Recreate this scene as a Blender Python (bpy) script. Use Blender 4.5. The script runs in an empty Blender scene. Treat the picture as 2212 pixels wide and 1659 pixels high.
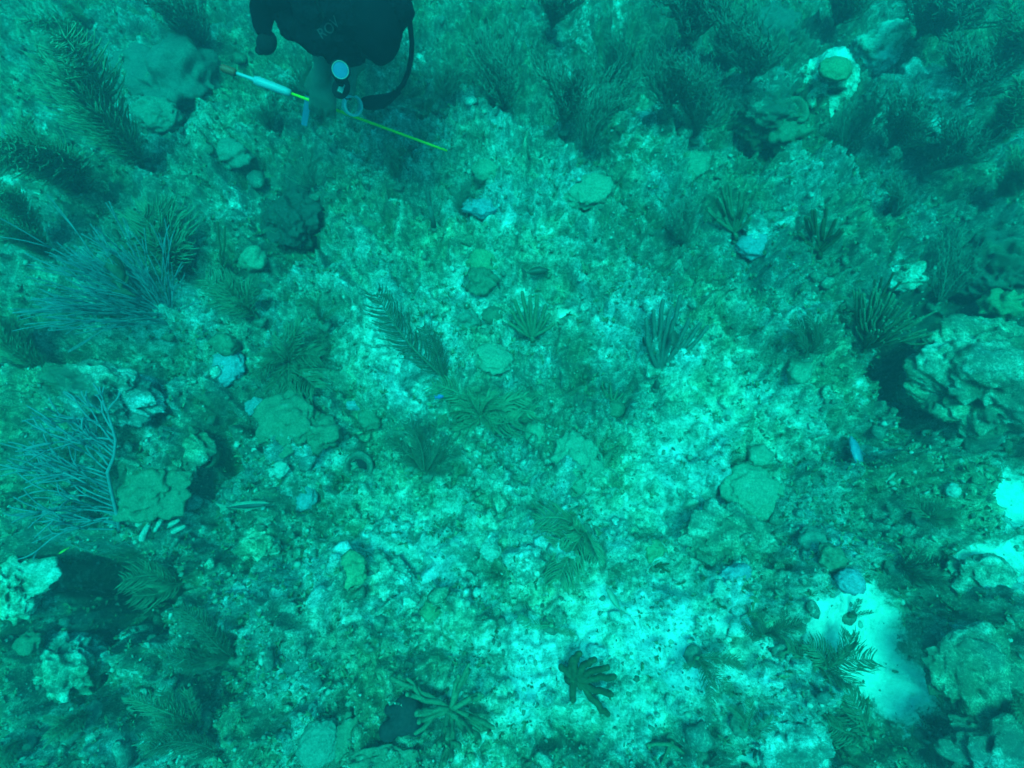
import bpy, bmesh, math, random
import numpy as np
from mathutils import Vector, Matrix, Euler

SC = bpy.context.scene
COL = SC.collection
R = math.radians
random.seed(7)

# ------------------------------------------------------------------ camera, light, exposure
CAM_Z, TILT, F = 2.0, R(22.0), 1207.0          # metres, angle off straight down, focal length in photo pixels (2212 wide)
cd = bpy.data.cameras.new('camera')
cam = bpy.data.objects.new('camera', cd)
COL.objects.link(cam)
cam.location = (0, 0, CAM_Z)
cam.rotation_euler = (TILT, 0, 0)
cd.sensor_width = 36.0
cd.lens = 36.0 * F / 2212.0
cd.dof.use_dof = True                            # the housing's soft focus
cd.dof.focus_distance = 1.0
cd.dof.aperture_fstop = 5.6
cd.clip_start, cd.clip_end = 0.02, 200.0
SC.camera = cam

SUN_EL, SUN_AZ = 76.0, 150.0                    # high sun, diffused by the water above
world = bpy.data.worlds.new('World')
SC.world = world
world.use_nodes = True
wn, wl = world.node_tree.nodes, world.node_tree.links
sky = wn.new('ShaderNodeTexSky')
sky.sky_type = 'NISHITA'
sky.sun_disc = False
sky.sun_elevation = R(SUN_EL)
sky.sun_rotation = R(SUN_AZ)
wn['Background'].inputs['Strength'].default_value = 0.15
wl.new(sky.outputs[0], wn['Background'].inputs['Color'])
sd = bpy.data.lights.new('sun', 'SUN')
sd.energy = 2.2
sd.angle = R(22)
sd.color = (1.0, 0.95, 0.86)
sun = bpy.data.objects.new('sun', sd)
COL.objects.link(sun)
sun.rotation_euler = (R(90 - SUN_EL), 0, R(SUN_AZ - 180 + 20))
sun.location = (0, 0, 12)
SC.view_settings.view_transform = 'Standard'
SC.view_settings.look = 'None'
SC.view_settings.exposure = 2.06
SC.view_settings.gamma = 1.0
SC.view_settings.use_curve_mapping = False
SC.cycles.use_denoising = True
SC.cycles.max_bounces = 6
SC.cycles.diffuse_bounces = 3
SC.cycles.volume_bounces = 1
SC.cycles.transparent_max_bounces = 8

# ------------------------------------------------------------------ photo pixel -> place in the world
CA, SA = math.cos(TILT), math.sin(TILT)


def ray(px, py):
    vx, vy = (px - 1106.0) / F, (829.5 - py) / F
    return Vector((vx, vy * CA + SA, vy * SA - CA))


def at_z(px, py, z=0.0):
    d = ray(px, py)
    return Vector((0, 0, CAM_Z)) + d * ((z - CAM_Z) / d.z)


def at_d(px, py, d):
    return Vector((0, 0, CAM_Z)) + ray(px, py).normalized() * d


# ------------------------------------------------------------------ noise
def _h(ix, iy, iz, seed):
    n = (ix.astype(np.int64) * 374761393 + iy.astype(np.int64) * 668265263 + iz.astype(np.int64) * 2147483647 + seed * 144665) & 0xffffffff
    n = ((n ^ (n >> 13)) * 1274126177) & 0xffffffff
    n = ((n ^ (n >> 16)) * 2246822519) & 0xffffffff
    return ((n ^ (n >> 15)) & 0xffff) / 32767.5 - 1.0


def noise2(x, y, seed=0):
    ix, iy = np.floor(x), np.floor(y)
    fx, fy = x - ix, y - iy
    u, v = fx * fx * fx * (fx * (fx * 6 - 15) + 10), fy * fy * fy * (fy * (fy * 6 - 15) + 10)
    z = np.zeros_like(ix)
    a, b = _h(ix, iy, z, seed), _h(ix + 1, iy, z, seed)
    c, d = _h(ix, iy + 1, z, seed), _h(ix + 1, iy + 1, z, seed)
    return (a + (b - a) * u) * (1 - v) + (c + (d - c) * u) * v


def noise3(x, y, z, seed=0):
    ix, iy, iz = np.floor(x), np.floor(y), np.floor(z)
    fx, fy, fz = x - ix, y - iy, z - iz
    s = lambda t: t * t * (3 - 2 * t)
    u, v, w = s(fx), s(fy), s(fz)
    def pl(k):
        a, b = _h(ix, iy, iz + k, seed), _h(ix + 1, iy, iz + k, seed)
        c, d = _h(ix, iy + 1, iz + k, seed), _h(ix + 1, iy + 1, iz + k, seed)
        return (a + (b - a) * u) * (1 - v) + (c + (d - c) * u) * v
    return pl(0) * (1 - w) + pl(1) * w


def fbm2(x, y, octaves=4, seed=0, gain=0.5):
    s, a, f, t = 0.0, 1.0, 1.0, 0.0
    c, n = math.cos(0.7), math.sin(0.7)
    for o in range(octaves):
        xr, yr = (x * c - y * n) * f + 17.3 * o, (x * n + y * c) * f - 9.1 * o
        s = s + a * noise2(xr, yr, seed + o)
        x, y = x * c - y * n, x * n + y * c
        t += a
        a *= gain
        f *= 2.03
    return s / t


# ------------------------------------------------------------------ the lie of the seabed
# relief: photo x, y, radius x, radius y (photo pixels), height in metres, sharpness of the rim
RELIEF = [
    (175, 1240, 130, 60, -0.34, 4), (250, 1320, 85, 75, -0.30, 4), (120, 1400, 70, 110, -0.14, 3), (60, 1350, 90, 60, -0.12, 2),
    (560, 890, 60, 40, -0.12, 3), (490, 960, 60, 60, -0.10, 2), (430, 1050, 40, 90, -0.10, 3), (470, 1140, 40, 60, -0.10, 3),
    (300, 790, 110, 40, -0.10, 3), (1955, 825, 55, 80, -0.19, 3), (2060, 670, 110, 70, -0.26, 3), (1640, 300, 90, 50, -0.16, 3), (2150, 560, 60, 60, -0.18, 2),
    (1990, 960, 90, 40, -0.10, 3), (2140, 930, 80, 60, -0.06, 3), (640, 520, 80, 60, -0.10, 3), (1620, 580, 50, 50, -0.08, 3),
    (2080, 1490, 100, 150, 0.08, 4), (2120, 1300, 90, 90, 0.10, 4), (2110, 1610, 100, 80, 0.14, 4), (1700, 1560, 130, 90, 0.07, 4),
    (300, 950, 200, 90, 0.10, 3), (200, 870, 160, 70, 0.08, 3), (600, 1330, 200, 110, 0.10, 3), (330, 600, 160, 90, 0.06, 2),
    (1950, 250, 120, 90, 0.12, 3), (1780, 470, 140, 110, 0.10, 3), (1650, 700, 160, 90, 0.06, 2), (1360, 730, 140, 90, 0.04, 2),
    (1740, 1250, 100, 80, 0.07, 3), (1560, 1190, 110, 80, 0.05, 3), (1430, 1170, 110, 60, -0.05, 2), (900, 1170, 160, 60, 0.05, 2),
    (700, 1130, 90, 60, -0.08, 2), (1640, 1210, 40, 90, -0.07, 2), (1830, 1120, 60, 50, -0.05, 2), (840, 640, 150, 70, 0.04, 2),
    (470, 430, 120, 60, 0.06, 2), (560, 330, 120, 60, 0.05, 2), (1240, 430, 90, 60, 0.05, 2), (1000, 320, 150, 60, 0.04, 2),
    (1150, 280, 70, 40, -0.10, 2), (1330, 160, 60, 60, -0.08, 2), (1900, 60, 120, 120, -0.10, 2), (2100, 180, 120, 120, -0.08, 2),
    (900, 1420, 120, 90, -0.03, 2), (1050, 1300, 160, 80, 0.03, 2), (1350, 1300, 200, 90, 0.02, 2), (660, 1610, 200, 100, 0.05, 2),
    (1450, 1250, 60, 30, -0.06, 2), (1010, 900, 130, 50, -0.06, 2), (1230, 860, 50, 40, -0.05, 2), (1370, 850, 60, 30, -0.05, 2),
]
# pools of pale sand: photo x, y, radius x, radius y, strength
SAND = [
    (1825, 1360, 110, 80, 1.3), (1880, 1450, 85, 95, 1.3), (1915, 1530, 50, 60, .8), (1780, 1400, 60, 50, 1), (1800, 1500, 40, 30, .8),
    (2190, 1075, 80, 60, 1.4), (2130, 1230, 80, 55, 1.1), (2170, 1160, 60, 60, .6), (1040, 1630, 46, 50, .95), (1085, 1450, 60, 40, .9), (1060, 1540, 50, 60, .7),
    (1390, 980, 45, 60, .9), (1375, 920, 25, 40, .8), (1300, 1040, 40, 26, .7), (1340, 1300, 50, 28, .8), (1255, 1325, 40, 34, .8),
    (1390, 1510, 55, 40, .7), (1200, 1560, 100, 30, .9), (1690, 1640, 110, 30, 1.1), (1600, 1645, 90, 24, .9), (1565, 1545, 30, 60, .8), (1480, 1190, 50, 60, .8),
    (1180, 530, 28, 26, .7), (1010, 715, 30, 14, 1), (1220, 700, 22, 12, 1), (1120, 660, 60, 26, .7), (830, 770, 110, 45, .95), (900, 850, 55, 34, .9), (760, 700, 70, 40, .7), (620, 1040, 60, 40, .6), (700, 1160, 60, 40, .6), (880, 1190, 80, 40, .65), (760, 1320, 70, 40, .6), (980, 1380, 70, 50, .7), (640, 1500, 70, 40, .6),
    (1360, 330, 50, 55, .85), (1390, 260, 30, 40, .7), (1260, 130, 40, 30, .8), (1240, 65, 40, 36, .7), (1210, 160, 26, 28, .8), (1330, 60, 20, 40, .7),
    (510, 470, 50, 36, .8), (20, 560, 60, 30, .8), (100, 440, 50, 30, .6), (330, 1300, 55, 28, .9), (30, 1270, 60, 60, .4), (100, 1560, 70, 40, .6),
    (260, 1475, 50, 40, .8), (1480, 1290, 40, 60, .7), (1160, 1270, 60, 20, .6), (950, 1100, 50, 26, .5), (1040, 1130, 34, 30, .9), (1020, 1165, 30, 20, .9),
    (880, 60, 20, 60, .6), (905, 130, 26, 50, .5), (840, 190, 40, 30, .4), (160, 90, 90, 40, .45), (140, 310, 40, 60, .5), (60, 200, 60, 30, .4),
    (940, 1340, 40, 26, .6), (830, 1250, 60, 50, .45), (1340, 1100, 60, 30, .6), (1950, 640, 45, 25, .7), (1850, 850, 30, 30, .6), (1830, 770, 30, 50, .4),
    (1060, 505, 40, 20, .5), (960, 640, 90, 40, .35), (700, 980, 50, 50, .4), (1500, 840, 70, 50, .5), (1590, 930, 60, 60, .45), (1290, 760, 50, 40, .4),
    (1450, 1330, 120, 60, .5), (1150, 1420, 130, 70, .75), (1300, 1430, 110, 60, .7), (1330, 1570, 140, 60, .75), (1400, 1050, 110, 110, .6), (1480, 950, 90, 90, .5), (1250, 1270, 150, 60, .55), (990, 1240, 60, 40, .4), (1120, 1180, 60, 30, .4),
]
# turf algae and pale rubble tones, with shade painted into the hollows: photo x, y, radius x, radius y, amount (negative = darker)
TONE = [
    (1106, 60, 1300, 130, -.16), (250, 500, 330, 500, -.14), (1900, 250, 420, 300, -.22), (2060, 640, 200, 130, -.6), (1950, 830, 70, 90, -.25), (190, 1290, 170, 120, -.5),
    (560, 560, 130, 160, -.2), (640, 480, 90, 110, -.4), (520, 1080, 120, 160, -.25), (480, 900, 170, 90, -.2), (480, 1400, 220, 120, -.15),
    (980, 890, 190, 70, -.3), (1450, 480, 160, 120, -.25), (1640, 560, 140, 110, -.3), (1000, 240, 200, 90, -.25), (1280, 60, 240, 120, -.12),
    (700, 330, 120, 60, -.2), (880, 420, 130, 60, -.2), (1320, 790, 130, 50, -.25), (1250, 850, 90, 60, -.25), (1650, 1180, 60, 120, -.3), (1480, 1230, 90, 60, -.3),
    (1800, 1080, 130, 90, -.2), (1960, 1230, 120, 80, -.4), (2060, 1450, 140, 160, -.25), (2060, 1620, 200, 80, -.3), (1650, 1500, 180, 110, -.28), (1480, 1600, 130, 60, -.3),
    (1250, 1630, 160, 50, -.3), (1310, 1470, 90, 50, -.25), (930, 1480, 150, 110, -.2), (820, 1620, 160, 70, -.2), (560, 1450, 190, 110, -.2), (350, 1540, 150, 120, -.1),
    (1230, 1330, 420, 300, .20), (1450, 1020, 330, 320, .15), (1430, 1470, 330, 200, .14), (900, 760, 240, 150, .12), (1000, 600, 260, 120, .08), (1750, 850, 200, 130, .12),
    (1080, 380, 200, 90, .08), (2050, 1180, 180, 80, .14), (700, 1240, 180, 120, .06), (1560, 880, 160, 90, .08), (400, 980, 120, 60, .04), (260, 840, 180, 60, .06),
    (640, 1560, 150, 80, .12), (150, 1480, 110, 60, .1), (720, 130, 300, 140, -.1), (200, 180, 200, 150, .05),
]


def _ell(entries, x, y, warp=0.22, seed=50):
    """for each entry: normalised distance of world points from its ellipse on the seabed"""
    wx = fbm2(x * 6.5, y * 6.5, 3, seed) * warp
    wy = fbm2(x * 6.5 + 40, y * 6.5 + 11, 3, seed + 9) * warp
    for e in entries:
        c = at_z(e[0], e[1])
        r1, r2 = at_z(e[0] + e[2], e[1]), at_z(e[0], e[1] - e[3])
        r3 = at_z(e[0], e[1] + e[3])
        rx, ry = (r1 - c).length, (r2 - r3).length * 0.5
        ux = (x - c.x) / rx + wx * 1.6
        uy = (y - c.y) / ry + wy * 1.6
        yield e, np.sqrt(ux * ux + uy * uy)


def sand_at(x, y):
    m = np.zeros_like(x)
    for e, d in _ell(SAND, x, y, 0.42):
        q = e[4] * np.clip(1.5 - d, 0, 1.1)
        m = np.maximum(m, q if e[4] >= 1 else np.minimum(q, .46))
    return np.clip(m * 1.5 - 0.25, 0, 1)


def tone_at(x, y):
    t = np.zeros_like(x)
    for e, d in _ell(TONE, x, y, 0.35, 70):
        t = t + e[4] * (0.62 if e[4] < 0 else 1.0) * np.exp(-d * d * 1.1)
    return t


def bed(x, y, fine=True, sand=None):
    x, y = np.asarray(x, float), np.asarray(y, float)
    z = 0.12 * fbm2(x * 0.8, y * 0.8, 3, 3) + 0.13 * fbm2(x * 2.6, y * 2.6, 4, 11)
    for e, d in _ell(RELIEF, x, y, 0.30, 30):
        z = z + e[4] * (1.6 if e[4] < 0 else 1.15) / (1 + np.exp(np.clip((d - 1.0) * e[5] * 1.8, -30, 30)))
    if fine:
        if sand is None:
            sand = sand_at(x, y)
        rough = 0.15 * (0.5 - np.abs(fbm2(x * 5, y * 5, 3, 21)) * 1.4) + 0.055 * (0.5 - np.abs(fbm2(x * 13, y * 13, 3, 22)) * 1.5)
        rough = rough + 0.030 * fbm2(x * 31, y * 31, 3, 23) + 0.015 * fbm2(x * 80, y * 80, 2, 24)
        knob = np.clip(noise2(x * 19, y * 19, 27) - 0.25, 0, 1)
        pit = np.clip(noise2(x * 23 + 5, y * 23, 28) - 0.45, 0, 1)
        rough = rough + 0.07 * knob * knob - 0.22 * pit * pit
        z = z + rough * (1 - 0.95 * sand) - 0.03 * sand
    return z


def bed1(x, y):
    return float(bed(np.array([x]), np.array([y]))[0])


def on_bed(px, py, lift=0.0):
    z = 0.0
    for _ in range(7):
        p = at_z(px, py, z)
        z = 0.5 * z + 0.5 * bed1(p.x, p.y)
    p.z = bed1(p.x, p.y) + lift
    return p


def above(px, py, h, ref):
    """the point seen at px, py at height h above the seabed level of ref"""
    return at_z(px, py, ref.z + h)


# ------------------------------------------------------------------ materials
def material(name):
    m = bpy.data.materials.new(name)
    m.use_nodes = True
    nt = m.node_tree
    return m, nt.nodes, nt.links, nt.nodes['Principled BSDF']


def pos_noise(n, l, geo, scale, detail=4, rough=0.6, dist=0.0):
    t = n.new('ShaderNodeTexNoise')
    t.inputs['Scale'].default_value = scale
    t.inputs['Detail'].default_value = detail
    t.inputs['Roughness'].default_value = rough
    t.inputs['Distortion'].default_value = dist
    l.new(geo.outputs['Position'], t.inputs['Vector'])
    return t.outputs[0]


def math_node(n, l, op, a, b, c=None):
    m = n.new('ShaderNodeMath')
    m.operation = op
    for i, v in enumerate((a, b, c)):
        if v is None:
            continue
        if isinstance(v, (int, float)):
            m.inputs[i].default_value = v
        else:
            l.new(v, m.inputs[i])
    return m.outputs[0]


def reef_material():
    m, n, l, b = material('reef_turf_and_sand')
    geo = n.new('ShaderNodeNewGeometry')
    at = n.new('ShaderNodeAttribute'); at.attribute_name = 'tone'
    sa = n.new('ShaderNodeAttribute'); sa.attribute_name = 'sand'
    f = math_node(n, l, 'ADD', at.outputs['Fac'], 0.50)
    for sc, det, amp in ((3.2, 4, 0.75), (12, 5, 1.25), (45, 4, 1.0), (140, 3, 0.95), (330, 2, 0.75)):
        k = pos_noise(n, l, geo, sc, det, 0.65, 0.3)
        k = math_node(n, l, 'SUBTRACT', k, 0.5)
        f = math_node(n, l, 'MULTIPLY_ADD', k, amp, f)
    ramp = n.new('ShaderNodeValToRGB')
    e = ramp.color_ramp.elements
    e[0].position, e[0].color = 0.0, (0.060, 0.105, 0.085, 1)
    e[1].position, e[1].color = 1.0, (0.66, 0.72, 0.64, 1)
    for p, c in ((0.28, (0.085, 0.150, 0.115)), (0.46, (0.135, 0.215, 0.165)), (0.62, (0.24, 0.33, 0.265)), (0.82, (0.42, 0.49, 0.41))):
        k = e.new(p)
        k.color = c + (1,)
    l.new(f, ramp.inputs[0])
    # greener and bluer growths in patches
    hue = n.new('ShaderNodeMix'); hue.data_type = 'RGBA'; hue.blend_type = 'MULTIPLY'
    pn = pos_noise(n, l, geo, 3.1, 3)
    pr = n.new('ShaderNodeValToRGB')
    pe = pr.color_ramp.elements
    pe[0].position, pe[0].color = 0.35, (1.0, 1.0, 0.72, 1)
    pe[1].position, pe[1].color = 0.62, (0.85, 0.93, 1.05, 1)
    l.new(pn, pr.inputs[0])
    hue.inputs[0].default_value = 0.8
    l.new(ramp.outputs[0], hue.inputs[6]); l.new(pr.outputs[0], hue.inputs[7])
    sandcol = n.new('ShaderNodeValToRGB')
    se = sandcol.color_ramp.elements
    se[0].position, se[0].color = 0.3, (0.54, 0.58, 0.50, 1)
    se[1].position, se[1].color = 0.6, (0.74, 0.77, 0.69, 1)
    l.new(pos_noise(n, l, geo, 60, 6, 0.8), sandcol.inputs[0])
    mx = n.new('ShaderNodeMix'); mx.data_type = 'RGBA'
    sm = math_node(n, l, 'SUBTRACT', pos_noise(n, l, geo, 24, 7, 0.78), 0.5)
    sm = math_node(n, l, 'MULTIPLY_ADD', sm, 2.6, sa.outputs['Fac'])
    st = n.new('ShaderNodeMapRange'); st.interpolation_type = 'SMOOTHSTEP'
    st.inputs[1].default_value, st.inputs[2].default_value = 0.35, 0.95
    l.new(sm, st.inputs[0])
    l.new(st.outputs[0], mx.inputs[0]); l.new(hue.outputs[2], mx.inputs[6]); l.new(sandcol.outputs[0], mx.inputs[7])
    l.new(mx.outputs[2], b.inputs['Base Color'])
    b.inputs['Roughness'].default_value = 0.95
    b.inputs['Specular IOR Level'].default_value = 0.05
    bp = n.new('ShaderNodeBump')
    bp.inputs['Strength'].default_value = 0.9
    bp.inputs['Distance'].default_value = 0.006
    l.new(pos_noise(n, l, geo, 240, 4, 0.7), bp.inputs['Height'])
    l.new(bp.outputs[0], b.inputs['Normal'])
    return m


def skin_material(name, c1, c2, scale=60, bump=0.003, rough=0.8, spots=None, spec=0.15, bscale=260):
    """a living surface: two tones in soft mottling with fine relief"""
    m, n, l, b = material(name)
    geo = n.new('ShaderNodeNewGeometry')
    r = n.new('ShaderNodeValToRGB')
    r.color_ramp.elements[0].position, r.color_ramp.elements[0].color = 0.36, tuple(c1) + (1,)
    r.color_ramp.elements[1].position, r.color_ramp.elements[1].color = 0.66, tuple(c2) + (1,)
    l.new(pos_noise(n, l, geo, scale, 5, 0.65, 0.4), r.inputs[0])
    out = r.outputs[0]
    if spots:
        v = n.new('ShaderNodeTexNoise'); v.inputs['Scale'].default_value = 34; v.inputs['Detail'].default_value = 4
        l.new(geo.outputs['Position'], v.inputs['Vector'])
        mr = n.new('ShaderNodeMapRange'); mr.inputs[1].default_value, mr.inputs[2].default_value = 0.62, 0.70
        l.new(v.outputs[0], mr.inputs[0])
        mx = n.new('ShaderNodeMix'); mx.data_type = 'RGBA'
        l.new(mr.outputs[0], mx.inputs[0]); l.new(out, mx.inputs[6]); mx.inputs[7].default_value = tuple(spots) + (1,)
        out = mx.outputs[2]
    if bump:
        gr = n.new('ShaderNodeMix'); gr.data_type = 'RGBA'; gr.blend_type = 'MULTIPLY'; gr.inputs[0].default_value = 1
        rr = n.new('ShaderNodeValToRGB')
        rr.color_ramp.elements[0].position, rr.color_ramp.elements[0].color = .38, (.72, .74, .74, 1)
        rr.color_ramp.elements[1].position, rr.color_ramp.elements[1].color = .72, (1.5, 1.42, 1.5, 1)
        l.new(pos_noise(n, l, geo, 140, 5, .75), rr.inputs[0])
        l.new(out, gr.inputs[6]); l.new(rr.outputs[0], gr.inputs[7])
        out = gr.outputs[2]
    l.new(out, b.inputs['Base Color'])
    b.inputs['Roughness'].default_value = rough
    b.inputs['Specular IOR Level'].default_value = spec
    if bump:
        bp = n.new('ShaderNodeBump'); bp.inputs['Distance'].default_value = bump
        bp.inputs['Strength'].default_value = 0.7
        l.new(pos_noise(n, l, geo, bscale, 3), bp.inputs['Height'])
        l.new(bp.outputs[0], b.inputs['Normal'])
    return m


def loose_material(name, stops):
    """each loose piece of a heap takes its own tone"""
    m, n, l, b = material(name)
    geo = n.new('ShaderNodeNewGeometry')
    r = n.new('ShaderNodeValToRGB')
    e = r.color_ramp.elements
    e[0].position, e[0].color = stops[0][0], stops[0][1] + (1,)
    e[1].position, e[1].color = stops[-1][0], stops[-1][1] + (1,)
    for p, c in stops[1:-1]:
        e.new(p).color = c + (1,)
    l.new(geo.outputs['Random Per Island'], r.inputs[0])
    l.new(r.outputs[0], b.inputs['Base Color'])
    b.inputs['Roughness'].default_value = 0.95
    b.inputs['Specular IOR Level'].default_value = 0.05
    return m


M = {}
M['reef'] = reef_material()
M['plume_dark'] = skin_material('plume_dark_olive', (.045, .092, .058), (.068, .125, .078), 30, 0)
M['spray'] = skin_material('spray_olive', (.085, .165, .12), (.125, .215, .155), 30, 0)
M['spray_dark'] = skin_material('spray_dark_olive', (.075, .145, .11), (.105, .18, .135), 30, 0)
M['plume'] = skin_material('plume_olive', (.070, .145, .085), (.100, .180, .105), 30, 0)
M['plume_pale'] = skin_material('plume_pale_olive', (.110, .215, .125), (.145, .260, .150), 30, 0)
M['whip'] = skin_material('whip_grey_violet', (.085, .15, .155), (.125, .20, .205), 40, 0)
M['rod'] = skin_material('rod_brown', (.060, .125, .070), (.085, .155, .085), 50, .001)
M['rod_dark'] = skin_material('rod_dark_brown', (.030, .055, .028), (.045, .080, .036), 50, .001)
M['rod_grey'] = skin_material('rod_grey_green', (.045, .10, .078), (.065, .13, .10), 50, .001)
M['coral_green'] = skin_material('coral_mustard_green', (.105, .205, .135), (.135, .240, .155), 18, .0025, spots=(.17, .27, .19))
M['coral_lime'] = skin_material('coral_lime', (.10, .20, .105), (.13, .235, .125), 18, .0025, spots=(.08, .16, .07))
M['coral_grey'] = skin_material('coral_grey_green', (.075, .165, .12), (.11, .21, .155), 22, .0035)
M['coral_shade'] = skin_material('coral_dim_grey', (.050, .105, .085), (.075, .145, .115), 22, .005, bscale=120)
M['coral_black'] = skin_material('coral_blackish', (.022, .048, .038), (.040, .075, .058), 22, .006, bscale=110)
M['coral_dark'] = skin_material('coral_dark_olive', (.070, .130, .080), (.095, .165, .100), 22, .003, spots=(.14, .20, .14))
M['sponge_dark'] = skin_material('sponge_maroon', (.030, .022, .022), (.040, .030, .028), 20, .001)
M['sponge_pale'] = skin_material('sponge_pale_lilac', (.125, .20, .21), (.20, .29, .30), 40, .004)
M['bone'] = skin_material('dead_coral_white', (.20, .28, .225), (.29, .37, .30), 40, .003)
M['holdfast'] = skin_material('holdfast_crust', (.06, .10, .07), (.12, .17, .12), 60, .002)


def plain(name, col, rough=0.6, spec=0.3, wear=0.12, metal=0.0):
    m, n, l, b = material(name)
    geo = n.new('ShaderNodeNewGeometry')
    r = n.new('ShaderNodeValToRGB')
    r.color_ramp.elements[0].position, r.color_ramp.elements[0].color = 0.35, tuple(c * (1 - wear) for c in col) + (1,)
    r.color_ramp.elements[1].position, r.color_ramp.elements[1].color = 0.65, tuple(min(1, c * (1 + wear)) for c in col) + (1,)
    l.new(pos_noise(n, l, geo, 35, 5), r.inputs[0])
    l.new(r.outputs[0], b.inputs['Base Color'])
    b.inputs['Roughness'].default_value = rough
    b.inputs['Specular IOR Level'].default_value = spec
    b.inputs['Metallic'].default_value = metal
    return m


M['neoprene'] = plain('black_neoprene', (.004, .005, .007), .9, .05, .3)
M['vest'] = plain('black_nylon', (.004, .005, .007), .9, .05, .3)
M['rubber'] = plain('black_rubber', (.008, .009, .010), .8, .08, .2)
M['skin'] = plain('grey_glove', (.10, .12, .09), .7, .2, .12)
M['white_plastic'] = plain('white_plastic', (.24, .30, .33), .4, .3, .04)
M['dial'] = plain('dial_face', (.04, .12, .20), .6, .1, .08)
M['yellow_rod'] = plain('yellow_rod', (.62, .47, .01), .4, .3, .05)
M['red_cap'] = plain('red_cap', (.75, .06, .03), .5, .3, .08)
M['print'] = plain('grey_print', (.035, .047, .05), .8, .1, .1)
M['strap'] = plain('grey_strap', (.20, .24, .22), .7, .1, .1)
M['tank'] = plain('tank_metal', (.25, .26, .27), .4, .4, .1, .3)
M['fish_brown'] = skin_material('fish_brown', (.050, .062, .036), (.08, .095, .05), 60, 0, .5, spec=.3)
M['fish_dark'] = skin_material('fish_black_brown', (.030, .040, .026), (.05, .065, .04), 60, 0, .5, spec=.3)
M['fish_blue'] = skin_material('fish_slate_blue', (.07, .17, .24), (.12, .25, .32), 60, 0, .4, spec=.4)
M['fish_yellow'] = skin_material('fish_yellow', (.36, .32, .04), (.46, .40, .06), 60, 0, .5, spec=.3)
M['fish_bright'] = skin_material('fish_bright_blue', (.02, .09, .24), (.03, .12, .32), 60, 0, .5, spec=.3)
M['fish_pale'] = skin_material('fish_pale_green', (.10, .20, .14), (.17, .29, .21), 60, 0, .5, spec=.3)
M['eye'] = plain('fish_eye', (.01, .01, .01), .2, .5, .0)
M['stripe_dark'] = plain('fish_stripe', (.03, .035, .03), .5, .3, .1)
M['turf'] = loose_material('turf_algae', [(0, (.035, .075, .045)), (.6, (.075, .14, .075)), (1, (.16, .25, .15))])
M['rubble'] = loose_material('coral_rubble', [(0, (.05, .09, .065)), (.5, (.13, .20, .15)), (.8, (.22, .30, .235)), (1, (.30, .37, .31))])



def mesh_np(name, v, f, mats, attrs=None, smooth=True, mat_index=None):
    me = bpy.data.meshes.new(name)
    v = np.asarray(v, np.float32)
    if isinstance(f, np.ndarray):
        k = f.shape[1]
        me.vertices.add(len(v)); me.vertices.foreach_set('co', v.ravel())
        me.loops.add(f.size); me.loops.foreach_set('vertex_index', f.astype(np.int32).ravel())
        me.polygons.add(len(f)); me.polygons.foreach_set('loop_start', np.arange(0, f.size, k, dtype=np.int32))
        me.update(calc_edges=True)
    else:
        me.from_pydata(v.tolist(), [], f)
    if smooth:
        me.polygons.foreach_set('use_smooth', np.ones(len(me.polygons), bool))
    for mm in (mats if isinstance(mats, (list, tuple)) else [mats]):
        me.materials.append(mm)
    if mat_index is not None:
        me.polygons.foreach_set('material_index', np.asarray(mat_index, np.int32))
    for k2, a in (attrs or {}).items():
        at = me.attributes.new(k2, 'FLOAT', 'POINT')
        at.data.foreach_set('value', np.asarray(a, np.float32))
    me.update()
    return me


def link(name, data, parent=None, loc=None):
    o = bpy.data.objects.new(name, data)
    COL.objects.link(o)
    if parent is not None:
        o.parent = parent
    if loc is not None:
        o.location = loc
    return o


def tag(o, label, cat, group=None, kind=None):
    if label: o['label'] = label
    if cat: o['category'] = cat
    if group: o['group'] = group
    if kind: o['kind'] = kind
    return o


def thing(name, loc, label, cat, group=None):
    return tag(link(name, None, None, loc), label, cat, group)


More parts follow.
